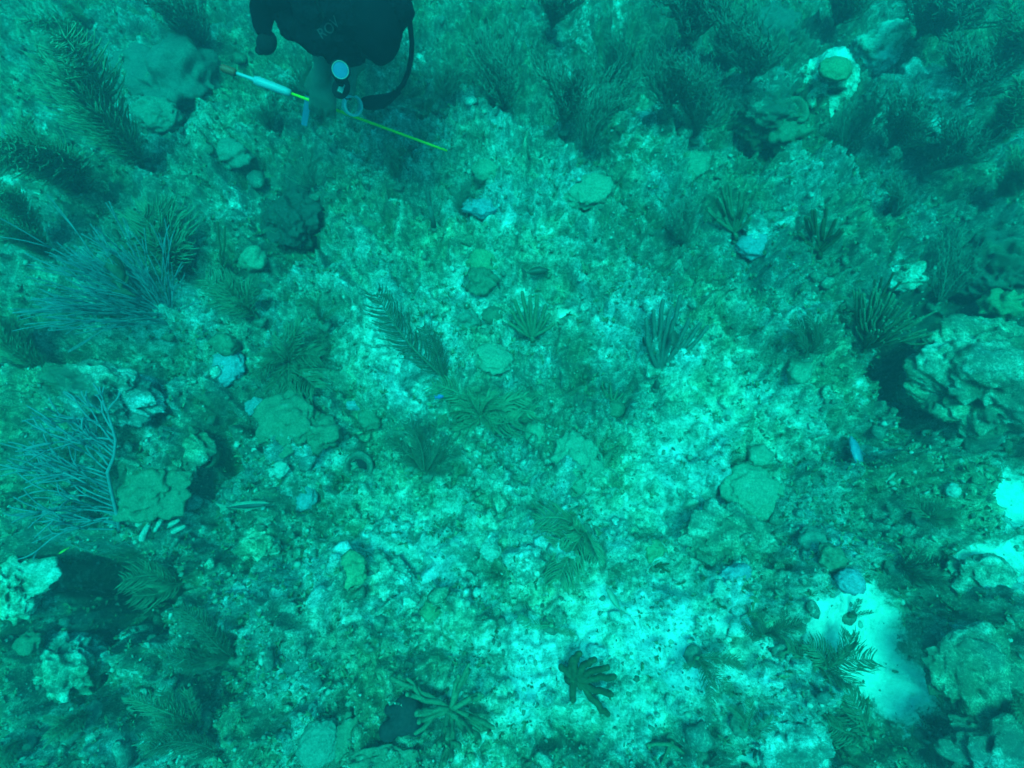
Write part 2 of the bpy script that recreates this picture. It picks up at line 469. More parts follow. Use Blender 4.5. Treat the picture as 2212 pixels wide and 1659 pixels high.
class Build:
    """collects tubes, lathes and boxes into one mesh"""
    def __init__(self):
        self.v, self.f = [], []

    def tube(self, pts, rad, sides=6, cap=True, round_end=False, flat=1.0):
        pts = [Vector(p) for p in pts]
        n = len(pts)
        if not isinstance(rad, (list, tuple)):
            rad = [rad] * n
        if round_end:
            d = (pts[-1] - pts[-2]).normalized()
            r = rad[-1]
            pts = pts + [pts[-1] + d * r * 0.6, pts[-1] + d * r * 0.95]
            rad = list(rad) + [r * 0.8, r * 0.35]
            n = len(pts)
        ref = Vector((0.31, 0.9, 0.2)).normalized()
        t0 = (pts[-1] - pts[0]).normalized()
        if abs(ref.dot(t0)) > 0.9:
            ref = Vector((0.9, -0.2, 0.3)).normalized()
        base = len(self.v)
        for i, p in enumerate(pts):
            t = (pts[min(i + 1, n - 1)] - pts[max(i - 1, 0)])
            t = t.normalized() if t.length > 1e-9 else t0
            s = t.cross(ref).normalized()
            u = s.cross(t)
            for k in range(sides):
                a = 2 * math.pi * k / sides
                q = p + s * (math.cos(a) * rad[i]) + u * (math.sin(a) * rad[i] * flat)
                self.v.append((q.x, q.y, q.z))
        for i in range(n - 1):
            a0, b0 = base + i * sides, base + (i + 1) * sides
            for k in range(sides):
                k2 = (k + 1) % sides
                self.f.append((a0 + k, a0 + k2, b0 + k2, b0 + k))
        if cap:
            self.f.append(tuple(base + k for k in range(sides))[::-1])
            self.f.append(tuple(base + (n - 1) * sides + k for k in range(sides)))
        return self

    def lathe(self, prof, origin, axis, sides=20, flat=1.0, cap=True):
        """profile of (radius, height) turned about axis"""
        ax = Vector(axis).normalized()
        s = ax.orthogonal().normalized()
        u = ax.cross(s)
        o = Vector(origin)
        base = len(self.v)
        for r, h in prof:
            for k in range(sides):
                a = 2 * math.pi * k / sides
                q = o + ax * h + s * (math.cos(a) * r) + u * (math.sin(a) * r * flat)
                self.v.append((q.x, q.y, q.z))
        for i in range(len(prof) - 1):
            a0, b0 = base + i * sides, base + (i + 1) * sides
            for k in range(sides):
                k2 = (k + 1) % sides
                self.f.append((a0 + k, a0 + k2, b0 + k2, b0 + k))
        if cap:
            self.f.append(tuple(base + k for k in range(sides))[::-1])
            self.f.append(tuple(base + (len(prof) - 1) * sides + k for k in range(sides)))
        return self

    def blob(self, c, r, rot=None, seg=12):
        """ellipsoid"""
        c = Vector(c)
        rot = rot or Matrix.Identity(3)
        base = len(self.v)
        rings = seg // 2
        for i in range(1, rings):
            th = math.pi * i / rings
            for k in range(seg):
                a = 2 * math.pi * k / seg
                q = c + rot @ Vector((r[0] * math.sin(th) * math.cos(a), r[1] * math.sin(th) * math.sin(a), r[2] * math.cos(th)))
                self.v.append((q.x, q.y, q.z))
        top = len(self.v); q = c + rot @ Vector((0, 0, r[2])); self.v.append(tuple(q))
        bot = len(self.v); q = c + rot @ Vector((0, 0, -r[2])); self.v.append(tuple(q))
        for i in range(rings - 2):
            for k in range(seg):
                k2 = (k + 1) % seg
                a0, b0 = base + i * seg, base + (i + 1) * seg
                self.f.append((a0 + k, b0 + k, b0 + k2, a0 + k2))
        for k in range(seg):
            k2 = (k + 1) % seg
            self.f.append((base + k, base + k2, top))
            self.f.append((base + (rings - 2) * seg + k2, base + (rings - 2) * seg + k, bot))
        return self

    def mesh(self, name, mat, smooth=True):
        return mesh_np(name, self.v, self.f, mat, smooth=smooth)

    def obj(self, name, mat, parent=None, smooth=True):
        return link(name, self.mesh(name, mat, smooth), parent)


# ------------------------------------------------------------------ the water: one closed box of it round everything
def build_haze():
    b = bmesh.new()
    bmesh.ops.create_cube(b, size=1.0)
    me = bpy.data.meshes.new('haze')
    b.to_mesh(me); b.free()
    o = link('haze', me)
    top, bot = CAM_Z + 0.5, -1.9
    o.scale = (60, 60, top - bot)
    o.location = (0, 1, (top + bot) / 2)
    m = bpy.data.materials.new('sea_water')
    m.use_nodes = True
    n, l = m.node_tree.nodes, m.node_tree.links
    n.remove(n['Principled BSDF'])
    v = n.new('ShaderNodeVolumePrincipled')
    D = 2.0                                      # per metre; the colours below share it out
    v.inputs['Color'].default_value = (0.003, 0.0145, 0.0175, 1)
    v.inputs['Density'].default_value = D
    v.inputs['Anisotropy'].default_value = 0.2
    sa = (1.18, 0.112, 0.146)                    # light lost per metre: red quickly, green least
    v.inputs['Absorption Color'].default_value = tuple((1 - s / D) ** 2 for s in sa) + (1,)
    l.new(v.outputs[0], n['Material Output'].inputs['Volume'])
    me.materials.append(m)
    o['kind'] = 'stuff'
    return o


build_haze()


# ------------------------------------------------------------------ seabed
def build_seabed():
    def axis(lo, hi, step, far):
        mid = np.arange(lo, hi, step)
        out, s, p = [], step, 0
        while p < far:
            s *= 1.10
            p += s
            out.append(p)
        out = np.array(out)
        return np.concatenate([(lo - out)[::-1], mid, hi + out])
    X = axis(-3.0, 3.0, 0.0068, 24)
    Y = axis(-0.85, 3.35, 0.0066, 22)
    gx, gy = np.meshgrid(X, Y)
    x, y = gx.ravel(), gy.ravel()
    s = sand_at(x, y)
    z = bed(x, y, True, s)
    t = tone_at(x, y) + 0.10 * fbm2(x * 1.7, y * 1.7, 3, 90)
    nx, ny = len(X), len(Y)
    i = np.arange(nx * ny).reshape(ny, nx)
    f = np.stack([i[:-1, :-1], i[:-1, 1:], i[1:, 1:], i[1:, :-1]], -1).reshape(-1, 4)
    # small sideways jitter breaks the grid
    jx = fbm2(x * 60, y * 60, 2, 95) * 0.006
    jy = fbm2(x * 60 + 9, y * 60 + 5, 2, 96) * 0.006
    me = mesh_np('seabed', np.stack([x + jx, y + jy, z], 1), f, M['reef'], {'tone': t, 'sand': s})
    o = link('seabed', me)
    o['kind'] = 'structure'
    return o


build_seabed()


# ------------------------------------------------------------------ rocks and corals
def ico(sub):
    b = bmesh.new()
    bmesh.ops.create_icosphere(b, subdivisions=sub, radius=1.0)
    v = np.array([p.co[:] for p in b.verts])
    f = np.array([[q.index for q in p.verts] for p in b.faces])
    b.free()
    return v, f


ICO = {k: ico(k) for k in (1, 2, 3, 4, 5, 6)}
LAND = []                                        # label landmarks kept for checking


def lump(name, px, py, rpx, label, cat, group, mat='reef', ry=1.0, h=0.7, rot=0.0, rough=0.25, freq=1.6, sink=0.35, tone=0.1, sub=5, seed=None, pits=0.0, lobes=0.0, lift=0.0, sand=0.0, fray=0.0):
    """a boulder or coral head; rpx is its half width in photo pixels, h its height / half width"""
    seed = seed if seed is not None else int(px * 3 + py * 7)
    c = on_bed(px, py)
    if lift:
        q = at_z(px, py, c.z + lift)
        c.x, c.y = q.x, q.y
    depth = (c.y) * SA + (CAM_Z - c.z) * CA
    r = rpx * depth / F
    v, f = ICO[sub]
    v = v.copy()
    n = v.copy()
    o = seed * 0.37
    d = 1 + rough * noise3(n[:, 0] * freq + o, n[:, 1] * freq, n[:, 2] * freq, seed)
    d = d + rough * 0.5 * noise3(n[:, 0] * freq * 2.3 + o, n[:, 1] * freq * 2.3, n[:, 2] * freq * 2.3, seed + 1)
    if lobes:
        d = d + lobes * np.abs(noise3(n[:, 0] * 3.1 + o, n[:, 1] * 3.1, n[:, 2] * 3.1, seed + 5))
    if fray:
        q = n * 7
        d = d + fray * noise3(q[:, 0] + o, q[:, 1], q[:, 2], seed + 8) + fray * .5 * noise3(q[:, 0] * 2.2 + o, q[:, 1] * 2.2, q[:, 2] * 2.2, seed + 9)
    if mat == 'reef' or pits:
        q = n * 6
        d = d + 0.10 * noise3(q[:, 0] + o, q[:, 1], q[:, 2], seed + 2) + 0.06 * noise3(q[:, 0] * 2.4, q[:, 1] * 2.4 + o, q[:, 2] * 2.4, seed + 3)
        q = n * 32
        d = d + 0.03 * noise3(q[:, 0] + o, q[:, 1], q[:, 2], seed + 4)
    v = v * d[:, None] * np.array([r, r * ry, r * h])
    ca, sa = math.cos(rot), math.sin(rot)
    v = np.stack([v[:, 0] * ca - v[:, 1] * sa, v[:, 0] * sa + v[:, 1] * ca, v[:, 2]], 1)
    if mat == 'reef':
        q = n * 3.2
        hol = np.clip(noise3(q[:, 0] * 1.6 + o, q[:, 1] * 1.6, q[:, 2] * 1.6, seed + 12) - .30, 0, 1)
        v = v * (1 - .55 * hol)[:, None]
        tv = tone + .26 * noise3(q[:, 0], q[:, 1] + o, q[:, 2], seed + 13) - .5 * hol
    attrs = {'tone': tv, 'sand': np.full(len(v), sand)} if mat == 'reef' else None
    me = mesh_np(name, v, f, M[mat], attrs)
    ob = link(name, me, None, (c.x, c.y, c.z + r * h * (1 - 2 * sink) * 0.5 + lift))
    tag(ob, label, cat, group)
    return ob


BOULDERS = 'boulders and rock heads on the reef'
for a in [
    (2075, 850, 125, 'large pale boulder with shadowed overhang next to the green bushy sea rods', .95, .75, .27, -0.02),
    (140, 1450, 85, 'pale angular boulder below the dark cave on the reef edge', .9, .7, .35, 0.08),
    (20, 1280, 72, 'bluish white boulder at the mouth of the dark cave', .8, .7, .4, 0.22),
    (1772, 195, 62, 'pale jagged rock that carries the round lime coral disc', .8, .95, .3, 0.40),
    (1880, 130, 46, 'pale knobbed rock behind the rock with the lime coral disc', .9, .9, .3, 0.45),
    (1625, 295, 66, 'dark rugged rock mound with shaded ledges below the jagged pale rock', .7, .7, .35, -0.5),
    (1990, 235, 95, 'long dark overgrown rock hump under the far sea plumes', .6, .7, .3, -0.15),
    (2080, 1460, 95, 'mottled boulder across the sand channel from the fern fronds', 1.0, .5, .34, -0.2),
    (2150, 1640, 100, 'greenish overgrown boulder at the end of the sand channel', .8, .5, .34, -0.25),
    (1655, 500, 60, 'light crusted rock between the two clumps of small sea rods', .7, .55, .4, 0.02),
    (2140, 610, 85, 'dark lumpy rock above the black hollow in the reef', .9, .9, .35, -0.42),
    (830, 1260, 62, 'rounded pale rock below the ring shaped sponge', .9, .6, .25, 0.18),
    (1560, 1160, 90, 'broad turf covered rock beside the smooth green coral plate', .7, .28, .2, -0.12),
    (1020, 950, 40, 'small grey rock leaning under the fern cluster', .8, .9, .3, 0.0),
    (330, 950, 100, 'pitted rock slab between the whip fan and the dark crevice', .6, .4, .3, -0.08),
    (230, 850, 110, 'rough ledge of rock at the foot of the pale whip bush', .5, .5, .3, -0.12),
    (1700, 1600, 85, 'turf covered rock in the sand pocket near the fern fronds', .8, .4, .3, -0.12),
    (560, 1180, 40, 'pale rock that the striped fish hovers over', .9, .7, .3, 0.2),
    (1960, 600, 48, 'flat pale rock behind the green bushy sea rods', .55, .4, .3, 0.2),
    (880, 245, 45, 'small dark rock beyond the dangling gauge console', .7, .7, .3, -0.2),
    (700, 315, 30, 'dark stone under the hand that holds the pole', .8, .9, .3, -0.3),
    (2120, 1250, 60, 'bright pale rock past the dark plume by the reef edge', .7, .4, .35, 0.15),
    (1140, 1210, 46, 'low lumpy rock behind the small fern colony', .8, .5, .3, 0.1),
]:
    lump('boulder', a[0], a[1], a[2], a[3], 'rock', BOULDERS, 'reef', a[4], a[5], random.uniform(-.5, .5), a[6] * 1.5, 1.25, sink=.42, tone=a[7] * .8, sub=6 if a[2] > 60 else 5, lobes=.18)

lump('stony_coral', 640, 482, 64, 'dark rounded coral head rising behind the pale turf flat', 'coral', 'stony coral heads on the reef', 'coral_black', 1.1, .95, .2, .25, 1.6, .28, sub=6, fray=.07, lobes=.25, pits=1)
HEADS = 'stony coral heads on the reef'
for a in [  # x, y, half width, label, material, ry, h, rough, sink
    (1802, 152, 32, 'round lime coral disc on top of the jagged pale rock', 'coral_lime', .9, .5, .06, .2, .15),
    (1045, 572, 32, 'lime green coral lobe hanging over a dark base', 'coral_lime', .85, .8, .1, .2, .03),
    (1040, 610, 28, 'small dark green coral tucked beneath the lime lobe', 'coral_dark', 1, .8, .2, .3, 0),
    (1065, 775, 40, 'smooth mustard coral next to the curved dark feather', 'coral_green', .8, .45, .12, .3, .01),
    (1272, 415, 54, 'large smooth green coral dome on the far reef flat', 'coral_green', .7, .55, .10, .3, 0),
    (1497, 358, 34, 'pale green coral dome with ragged lower side', 'coral_green', 1, .8, .15, .3, 0),
    (1248, 988, 45, 'kidney shaped green coral beside the bright sand patch', 'coral_green', 1.1, .4, .18, .3, .01),
    (1630, 1062, 64, 'biggest smooth grey green coral plate on the pale rubble', 'coral_green', .95, .42, .07, .25, .01),
    (325, 1055, 68, 'flat dark green coral plate behind the whip fan', 'coral_dark', .85, .4, .2, .3, .02),
    (755, 1232, 36, 'round yellow green coral on the pale mound', 'coral_lime', .9, .5, .15, .3, 0),
    (488, 745, 27, 'small olive coral knob on a pale pedestal', 'coral_dark', .8, .9, .12, .2, .03),
    (690, 1605, 42, 'egg shaped grey green coral head near the frame bottom', 'coral_grey', 1.15, .6, .06, .3, .01),
    (258, 838, 30, 'olive coral flap standing against the pale ledge', 'coral_dark', 1.2, .8, .15, .2, .02),
    (625, 910, 60, 'dark plate coral with a pale rim over the crevice', 'coral_dark', 1.0, .45, .15, .2, .05),
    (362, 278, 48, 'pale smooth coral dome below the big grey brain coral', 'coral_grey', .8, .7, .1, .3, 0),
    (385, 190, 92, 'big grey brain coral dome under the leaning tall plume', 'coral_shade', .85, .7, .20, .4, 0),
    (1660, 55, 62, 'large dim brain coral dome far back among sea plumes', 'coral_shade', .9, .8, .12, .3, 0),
    (700, 935, 30, 'knobby olive coral beside the dark plate coral', 'coral_dark', 1, .8, .25, .3, .01),
    (1725, 805, 26, 'small green coral ball under the bushy dark plume', 'coral_green', 1, .8, .12, .3, .01),
    (1055, 370, 34, 'dim green coral dome on the way to the pole tip', 'coral_green', .9, .7, .1, .3, 0),
    (1065, 683, 22, 'small dark coral ball behind the finger sea rods', 'coral_dark', .9, .9, .1, .3, .01),
    (1005, 690, 26, 'round pitted coral head on the bright sand spot', 'coral_grey', .9, .8, .2, .3, 0),
    (1328, 885, 20, 'dark green coral ball with a tuft of rods on it', 'coral_dark', .9, .9, .1, .3, .01),
    (1640, 985, 26, 'pale green coral ball above the biggest coral plate', 'coral_green', .9, .7, .1, .3, 0),
    (1410, 1190, 22, 'lime coral with white rim at the rubble hollow', 'coral_lime', .9, .7, .2, .3, 0),
    (930, 1320, 18, 'small olive coral knob on the bright rubble slope', 'coral_lime', 1.1, .9, .15, .3, .01),
    (1795, 1205, 26, 'olive coral knob beside the smooth pale dome', 'coral_dark', 1, .8, .15, .3, .01),
    (1755, 1170, 30, 'smooth pale green dome touching an olive knob', 'coral_grey', 1, .7, .1, .3, 0),
    (800, 905, 24, 'dull green coral knob by the pale lilac sponge', 'coral_dark', 1, .8, .15, .3, 0),
    (545, 560, 28, 'green coral ball on the slope below the dark coral head', 'coral_green', 1, .8, .12, .3, 0),
    (800, 495, 28, 'dark cushion coral sitting on the pale far flat', 'coral_dark', .6, .7, .1, .3, 0),
    (755, 1590, 30, 'low olive coral crust beside the maroon sponge', 'coral_dark', 1.2, .4, .25, .3, 0),
    (830, 1650, 66, 'wide olive coral crust below the maroon sponge', 'coral_dark', .5, .25, .2, .35, 0),
    (1250, 1050, 16, 'tiny green coral ball below the kidney coral', 'coral_green', 1, .8, .1, .3, 0),
    (890, 1010, 22, 'grey green coral lump under the dark feather plume', 'coral_grey', 1, .8, .2, .3, 0),
    (1160, 930, 26, 'dim green coral ball under the fern cluster', 'coral_green', 1, .7, .12, .3, 0),
    (65, 1390, 28, 'olive coral cap beside the bluish white boulder', 'coral_dark', .9, .7, .15, .3, .02),
    (130, 105, 46, 'olive coral dome in the far corner behind the tall plume', 'coral_dark', .9, .7, .15, .3, 0),
    (1700, 290, 34, 'ruffled olive coral cup on the dark rock hump', 'coral_dark', .9, .8, .3, .3, .02),
    (2170, 660, 34, 'yellow green coral lobes over the black hollow', 'coral_lime', .8, .8, .3, .3, .03),
    (500, 330, 34, 'grey coral mound on the slope facing the pole', 'coral_grey', .9, .7, .2, .3, 0),
]:
    lump('stony_coral', a[0], a[1], a[2], a[3], 'coral', HEADS, a[4], a[5], a[6], random.uniform(-.6, .6), a[7] * 1.9, 1.9, a[8] + .1, sub=5 if a[2] > 40 else 4, lift=a[9], lobes=a[7] * 1.0, fray=.08)

SP = 'encrusting sponges on the reef'
for a in [
    (660, 1078, 24, 'pale lilac sponge clump with small knobs on the rubble slope', 'sponge_pale', 1.1, .7, .2),
    (762, 876, 23, 'pale lilac sponge crust shaped like a bracket', 'sponge_pale', .5, .5, .3),
    (603, 1012, 20, 'pale sponge crust with a notch above the lilac clump', 'bone', 1, .5, .3),
    (548, 878, 26, 'blue grey sponge flap in the shade of the dark plate', 'sponge_pale', .8, .6, .3),
    (1034, 452, 34, 'blue grey sponge mat on the far reef flat', 'sponge_pale', .6, .5, .3),
    (1590, 1238, 30, 'lilac sponge crust near the sand channel head', 'sponge_pale', .6, .5, .3),
    (1822, 1258, 28, 'smooth round pale sponge at the head of the sand channel', 'sponge_pale', .9, .7, .08),
    (1630, 525, 36, 'dim blue sponge slab against the light crusted rock', 'sponge_pale', .8, .6, .15),
    (1560, 1270, 22, 'small white sponge crust under a dark rock edge', 'bone', .8, .5, .3),
    (1060, 1190, 20, 'white crust on the slope behind the small fern colony', 'bone', .9, .4, .3),
    (495, 790, 34, 'blue grey sponge pedestal under the olive coral knob', 'sponge_pale', 1.2, .5, .2),
    (2060, 1060, 18, 'white round sponge on the shaded side of the boulder', 'bone', .9, .8, .1),
]:
    lump('sponge', a[0], a[1], a[2], a[3], 'sponge', SP, a[4], a[5], a[6], random.uniform(-.5, .5), a[7], 2.2, .3, sub=4, pits=1, lobes=.15)

# the dark three lobed sponge
c = on_bed(868, 1556)
b = Build()
for dx, dy, r in ((-.030, -.022, .030), (.012, .028, .040), (.038, -.008, .032), (.004, -.002, .038), (-.03, .026, .018)):
    b.blob((dx * 1.15, dy * 1.15, .012), (r, r, .022), seg=20)
me = b.mesh('sponge', M['sponge_dark'])
top = max(bed1(c.x + dx, c.y + dy) for dx in (-.06, -.03, 0, .03, .06) for dy in (-.05, -.02, .02, .05))
c = at_z(868, 1556, top + .006)
o = link('sponge', me, None, c)
rm = o.modifiers.new('merge', 'REMESH'); rm.mode = 'VOXEL'; rm.voxel_size = .004
sm = o.modifiers.new('soft', 'SMOOTH'); sm.iterations = 8
tag(o, 'smooth dark maroon three lobed sponge beside the olive sea rods', 'sponge', SP)


# ring and vase sponges
def vase(px, py, rpx, label, mat, tilt):
    c = on_bed(px, py)
    r = rpx * (c.y * SA + (CAM_Z - c.z) * CA) / F
    t = thing('vase_sponge', c, label, 'sponge', 'hollow vase sponges')
    b = Build()
    ax = Vector(tilt)
    b.lathe([(r * .75, -r * .5), (r * .95, 0), (r * 1.05, r * .6), (r * .98, r * .85), (r * .78, r * .8), (r * .66, r * .4), (r * .5, -.1 * r), (.001, -.2 * r)], (0, 0, 0), ax, 24)
    v = np.array(b.v)
    o = px
    v = v * (1 + .16 * noise3(v[:, 0] / r * 2 + o, v[:, 1] / r * 2, v[:, 2] / r * 2, px)[:, None])
    link('wall', mesh_np('wall', v, b.f, M[mat]), t)
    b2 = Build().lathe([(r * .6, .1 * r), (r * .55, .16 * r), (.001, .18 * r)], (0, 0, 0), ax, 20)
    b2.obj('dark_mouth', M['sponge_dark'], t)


vase(775, 1008, 30, 'crusty ring shaped sponge with a dark olive mouth', 'holdfast', (.2, -.15, 1))
vase(1700, 270, 26, 'ruffled cup sponge on the dim far hump', 'coral_dark', (.2, -.3, 1))
vase(455, 985, 24, 'brown cup sponge hanging in the dark crevice', 'coral_dark', (-.2, -.4, 1))

# white finger fragments under the dark plate coral
for i, (px, py, L, an) in enumerate([(312, 1128, 40, 1.0), (335, 1118, 34, .9), (352, 1128, 30, 1.2), (375, 1135, 34, .6), (385, 1148, 38, .5), (318, 1152, 36, 1.3), (380, 1118, 18, .7), (345, 1140, 22, 1.1)]):
    c = on_bed(px, py, .012)
    s = L * 1.9 / F
    b = Build()
    d = Vector((math.cos(an), math.sin(an), .15)) * s * .5
    k = Vector((-.2, .2, 0)) * s * .3
    b.tube([-d, -d * .4 + k, d * .3 + k * .6, d], [s * .16, s * .2, s * .17, s * .13], 9, round_end=True)
    o = b.obj('coral_fragment', M['bone'])
    o.location = c
    tag(o, 'short white coral finger in the loose heap below the dark plate', 'coral fragment', 'white coral fingers in a heap')


# ------------------------------------------------------------------ sea plumes (feather gorgonians)
FROND = {}


def frond_mesh(kind, mat, seed):
    key = (kind, mat, seed)
    if key in FROND:
        return FROND[key]
    rnd = random.Random(seed * 31 + len(kind))
    b = Build()
    bend = {'fern': .30, 'brush': .22, 'feather': .26, 'spray': .16}[kind] * rnd.uniform(.7, 1.3)
    sway = rnd.uniform(-.14, .14)
    def P(t):
        return Vector((bend * 1.3 * (t * t - t), sway * math.sin(t * 3), t * (1 - .12 * t)))
    def T(t):
        return (P(min(1, t + .02)) - P(max(0, t - .02))).normalized()
    b.tube([P(i / 9) for i in range(10)], [.013 - .009 * i / 9 for i in range(10)], 5)
    if kind == 'spray':
        # loose bush: long side branches, each with fine twigs
        for i in range(20):
            t = .08 + .80 * (i + rnd.random() * .6) / 20
            tg, p = T(t), P(t)
            nrm = tg.cross(Vector((0, 1, 0))).normalized()
            s = 1 if i % 2 else -1
            side = (Vector((0, s, 0)) + nrm * rnd.uniform(-.7, .7)).normalized()
            L = (.22 + .42 * (1 - t)) * rnd.uniform(.75, 1.15)
            a = side * rnd.uniform(.45, .7)
            q = [p, p + (a * .9 + tg * .5) * L * .33, p + (a * 1.2 + tg * 1.25) * L * .5, p + (a * 1.25 + tg * 2.1) * L * .5]
            b.tube(q, [.0062, .0055, .0048, .003], 3)
            for k in range(12):
                u = .2 + .8 * k / 12
                j = min(2, int(u * 3)); v = u * 3 - j
                c = q[j].lerp(q[j + 1], v)
                d = Vector((rnd.uniform(-1, 1), rnd.uniform(-1, 1), rnd.uniform(-.2, .6)))
                d = (d + tg * 1.5).normalized() * rnd.uniform(.06, .13)
                b.tube([c, c + d * .55 + side * .006, c + d], [.0042, .0036, .0022], 3)
        me = b.mesh('frond', M[mat])
        FROND[key] = me
        return me
    if kind == 'fern':
        n, W, r0, t0 = 40, .33, .0088, .12
    elif kind == 'feather':
        n, W, r0, t0 = 58, .19, .0054, .08
    else:
        n, W, r0, t0 = 80, .155, .0036, .06
    for i in range(n):
        t = t0 + (1 - t0) * (i + rnd.random() * .5) / n
        tg, p = T(t), P(t)
        nrm = tg.cross(Vector((0, 1, 0))).normalized()
        prof = (.45 + .55 * math.sin(math.pi * min(1, (t - t0) / (1 - t0) * .85 + .12))) * rnd.uniform(.8, 1.1)
        sides = (1, -1) if kind != 'brush' else (1, -1, 2)
        for s in sides:
            if rnd.random() < .10:
                continue
            if s == 2:
                a = rnd.uniform(0, 2 * math.pi)
                side = Vector((0, 1, 0)) * math.cos(a) + nrm * math.sin(a)
            else:
                side = Vector((0, s, 0)) + nrm * rnd.uniform(-.45, .45)
            side.normalize()
            up = rnd.uniform(.6, .95)
            L = W * prof * rnd.uniform(.7, 1.1)
            d1 = (side + tg * up).normalized()
            dr = -nrm * (.30 * L if kind == 'fern' else .1 * L)
            q1 = p + d1 * L * .5 + dr * .15
            q2 = p + d1 * L * .8 + tg * L * .12 + dr * .45
            q3 = p + d1 * L + tg * L * .28 + dr + Vector((rnd.uniform(-1, 1), rnd.uniform(-1, 1), rnd.uniform(-1, 1))) * L * .09
            b.tube([p, q1, q2, q3], [r0 * .8, r0, r0, r0 * .55], 3, cap=True)
    me = b.mesh('frond', M[mat])
    FROND[key] = me
    return me


HOLD = None


def holdfast(t, s=1.0, mat='holdfast'):
    global HOLD
    if HOLD is None:
        v, f = ICO[3]
        HOLD = mesh_np('holdfast', v * np.array([.03, .03, .018]) * (1 + .25 * noise3(v[:, 0] * 2, v[:, 1] * 2, v[:, 2] * 2, 5)[:, None]), f, M['holdfast'])
    o = link('holdfast', HOLD, t)
    o.scale = (s, s, s)
    return o


def put_frond(t, kind, mat, base, vec, seed, roll=None, name='frond'):
    me = frond_mesh(kind, mat, seed % 5)
    o = link(name, me, t)
    L = vec.length
    z = vec.normalized()
    # broad side turned mostly upwards so that the frond arches over
    up = Vector((0, 0, 1))
    x = (up - z * up.dot(z))
    x = x.normalized() if x.length > .15 else Vector((1, 0, 0))
    x = -x
    q = Matrix.Rotation(roll if roll is not None else 0, 3, z)
    x = q @ x
    y = z.cross(x).normalized()
    x = y.cross(z)
    m = Matrix((x, y, z)).transposed().to_4x4()
    m = Matrix.Translation(base) @ m @ Matrix.Scale(L, 4)
    o.matrix_basis = m
    return o


PLUMES = 'sea plumes growing on the reef'


def plume(bx, by, tips, label, kind='feather', mat='plume', group=PLUMES, seed=None, drop=0.0, lift=0.0):
    """tips: (photo x, photo y, height above the foot in metres)"""
    foot = on_bed(bx, by, -.005 + lift)
    t = thing('sea_plume', foot, label, 'sea plume', group)
    holdfast(t, 1.0)
    rnd = random.Random(int(bx * 7 + by))
    stem_h = .045
    st = Vector((0, 0, stem_h))
    b = Build().tube([(0, 0, 0), st * .5, st], [.009, .007, .006], 6)
    b.obj('stem', M[mat], t)
    for i, tp in enumerate(tips):
        p = above(tp[0], tp[1], tp[2], foot) - foot
        s = st * rnd.uniform(.3, 1.0)
        put_frond(t, kind, mat, s, p - s, rnd.randint(0, 99), rnd.uniform(-.5, .5))
    return t


def spread(bx, by, tx, ty, h, n, w, rnd, jl=.25):
    out = []
    for i in range(n):
        k = 1 - rnd.random() * jl * 1.6
        dx, dy = tx - bx, ty - by
        a = rnd.uniform(-w, w)
        ca, sa = math.cos(a), math.sin(a)
        out.append((bx + (dx * ca - dy * sa) * k, by + (dx * sa + dy * ca) * k, h * k * rnd.uniform(.75, 1.15)))
    return out


# those the photograph shows clearly, frond by frond
plume(965, 828, [(795, 606, .22), (905, 690, .2), (940, 720, .16)], 'long dark curved feather above the fern cluster', 'feather', 'plume_dark')
plume(1040, 905, [(918, 825, .12), (935, 905, .08), (1005, 842, .16), (1150, 848, .12), (1065, 925, .12), (1130, 905, .16), (975, 935, .08), (1100, 890, .16), (1080, 850, .14), (1170, 890, .08)],
      'cluster of broad green fern fronds in the middle of the reef', 'fern', 'plume_pale')
plume(1262, 1150, [(1142, 1122, .12), (1185, 1185, .14), (1200, 1270, .16), (1300, 1222, .12), (1235, 1130, .16)], 'small colony of light green ferns on pale rubble', 'fern', 'plume_pale')
plume(630, 790, [(540, 822, .14), (690, 845, .14), (650, 690, .22), (600, 720, .2), (560, 770, .16), (700, 770, .14), (620, 850, .12), (580, 850, .12)], 'dark fern clump above the dark plate coral', 'fern', 'plume')
plume(920, 1025, [(825, 940, .12), (868, 895, .16), (1010, 972, .10), (960, 930, .14), (905, 910, .14), (850, 990, .08), (985, 1010, .06)], 'dark feather tuft between the ring sponge and small grey rock', 'feather', 'plume_dark')
plume(1770, 1440, [(1846, 1362, .12), (1902, 1424, .14), (1868, 1490, .12), (1742, 1385, .14), (1760, 1500, .10), (1690, 1400, .12), (1830, 1400, .14)], 'green fern colony standing over the bright sand channel', 'fern', 'plume')
plume(1640, 1370, [(1745, 1340, .14), (1700, 1310, .14), (1600, 1350, .12), (1690, 1380, .12), (1640, 1320, .12)], 'dark fern colony on the bank of the sand channel', 'feather', 'plume_dark')
plume(1500, 1420, [(1590, 1500, .12), (1560, 1450, .1), (1540, 1540, .12), (1470, 1440, .08), (1620, 1440, .12)], 'green feather plume arching over the rubble by the dark finger coral', 'feather', 'plume')
plume(1190, 1350, [(1110, 1330, .06), (1250, 1370, .08), (1180, 1330, .08)], 'single faint plume lying over the bright rubble slope', 'feather', 'plume_pale')
plume(560, 690, [(425, 590, .2), (480, 600, .2), (500, 650, .16), (450, 640, .16), (540, 610, .2)], 'olive fern colony above the dark fern clump', 'fern', 'plume')
plume(400, 605, [(285, 440, .35), (320, 420, .35), (365, 430, .32), (400, 500, .28), (270, 500, .3), (330, 500, .3), (350, 540, .25), (300, 550, .25)], 'broad dark green plume fan behind the pale whip bush', 'fern', 'plume')
plume(400, 1255, [(245, 1255, .18), (300, 1225, .16), (330, 1240, .16), (270, 1290, .14)], 'dull olive plume over the cave mouth', 'fern', 'plume')
plume(510, 1420, [(370, 1300, .2), (330, 1400, .16), (420, 1340, .2), (440, 1430, .12), (380, 1450, .14)], 'dark feathery plume on the broad turf mound', 'feather', 'plume_dark')
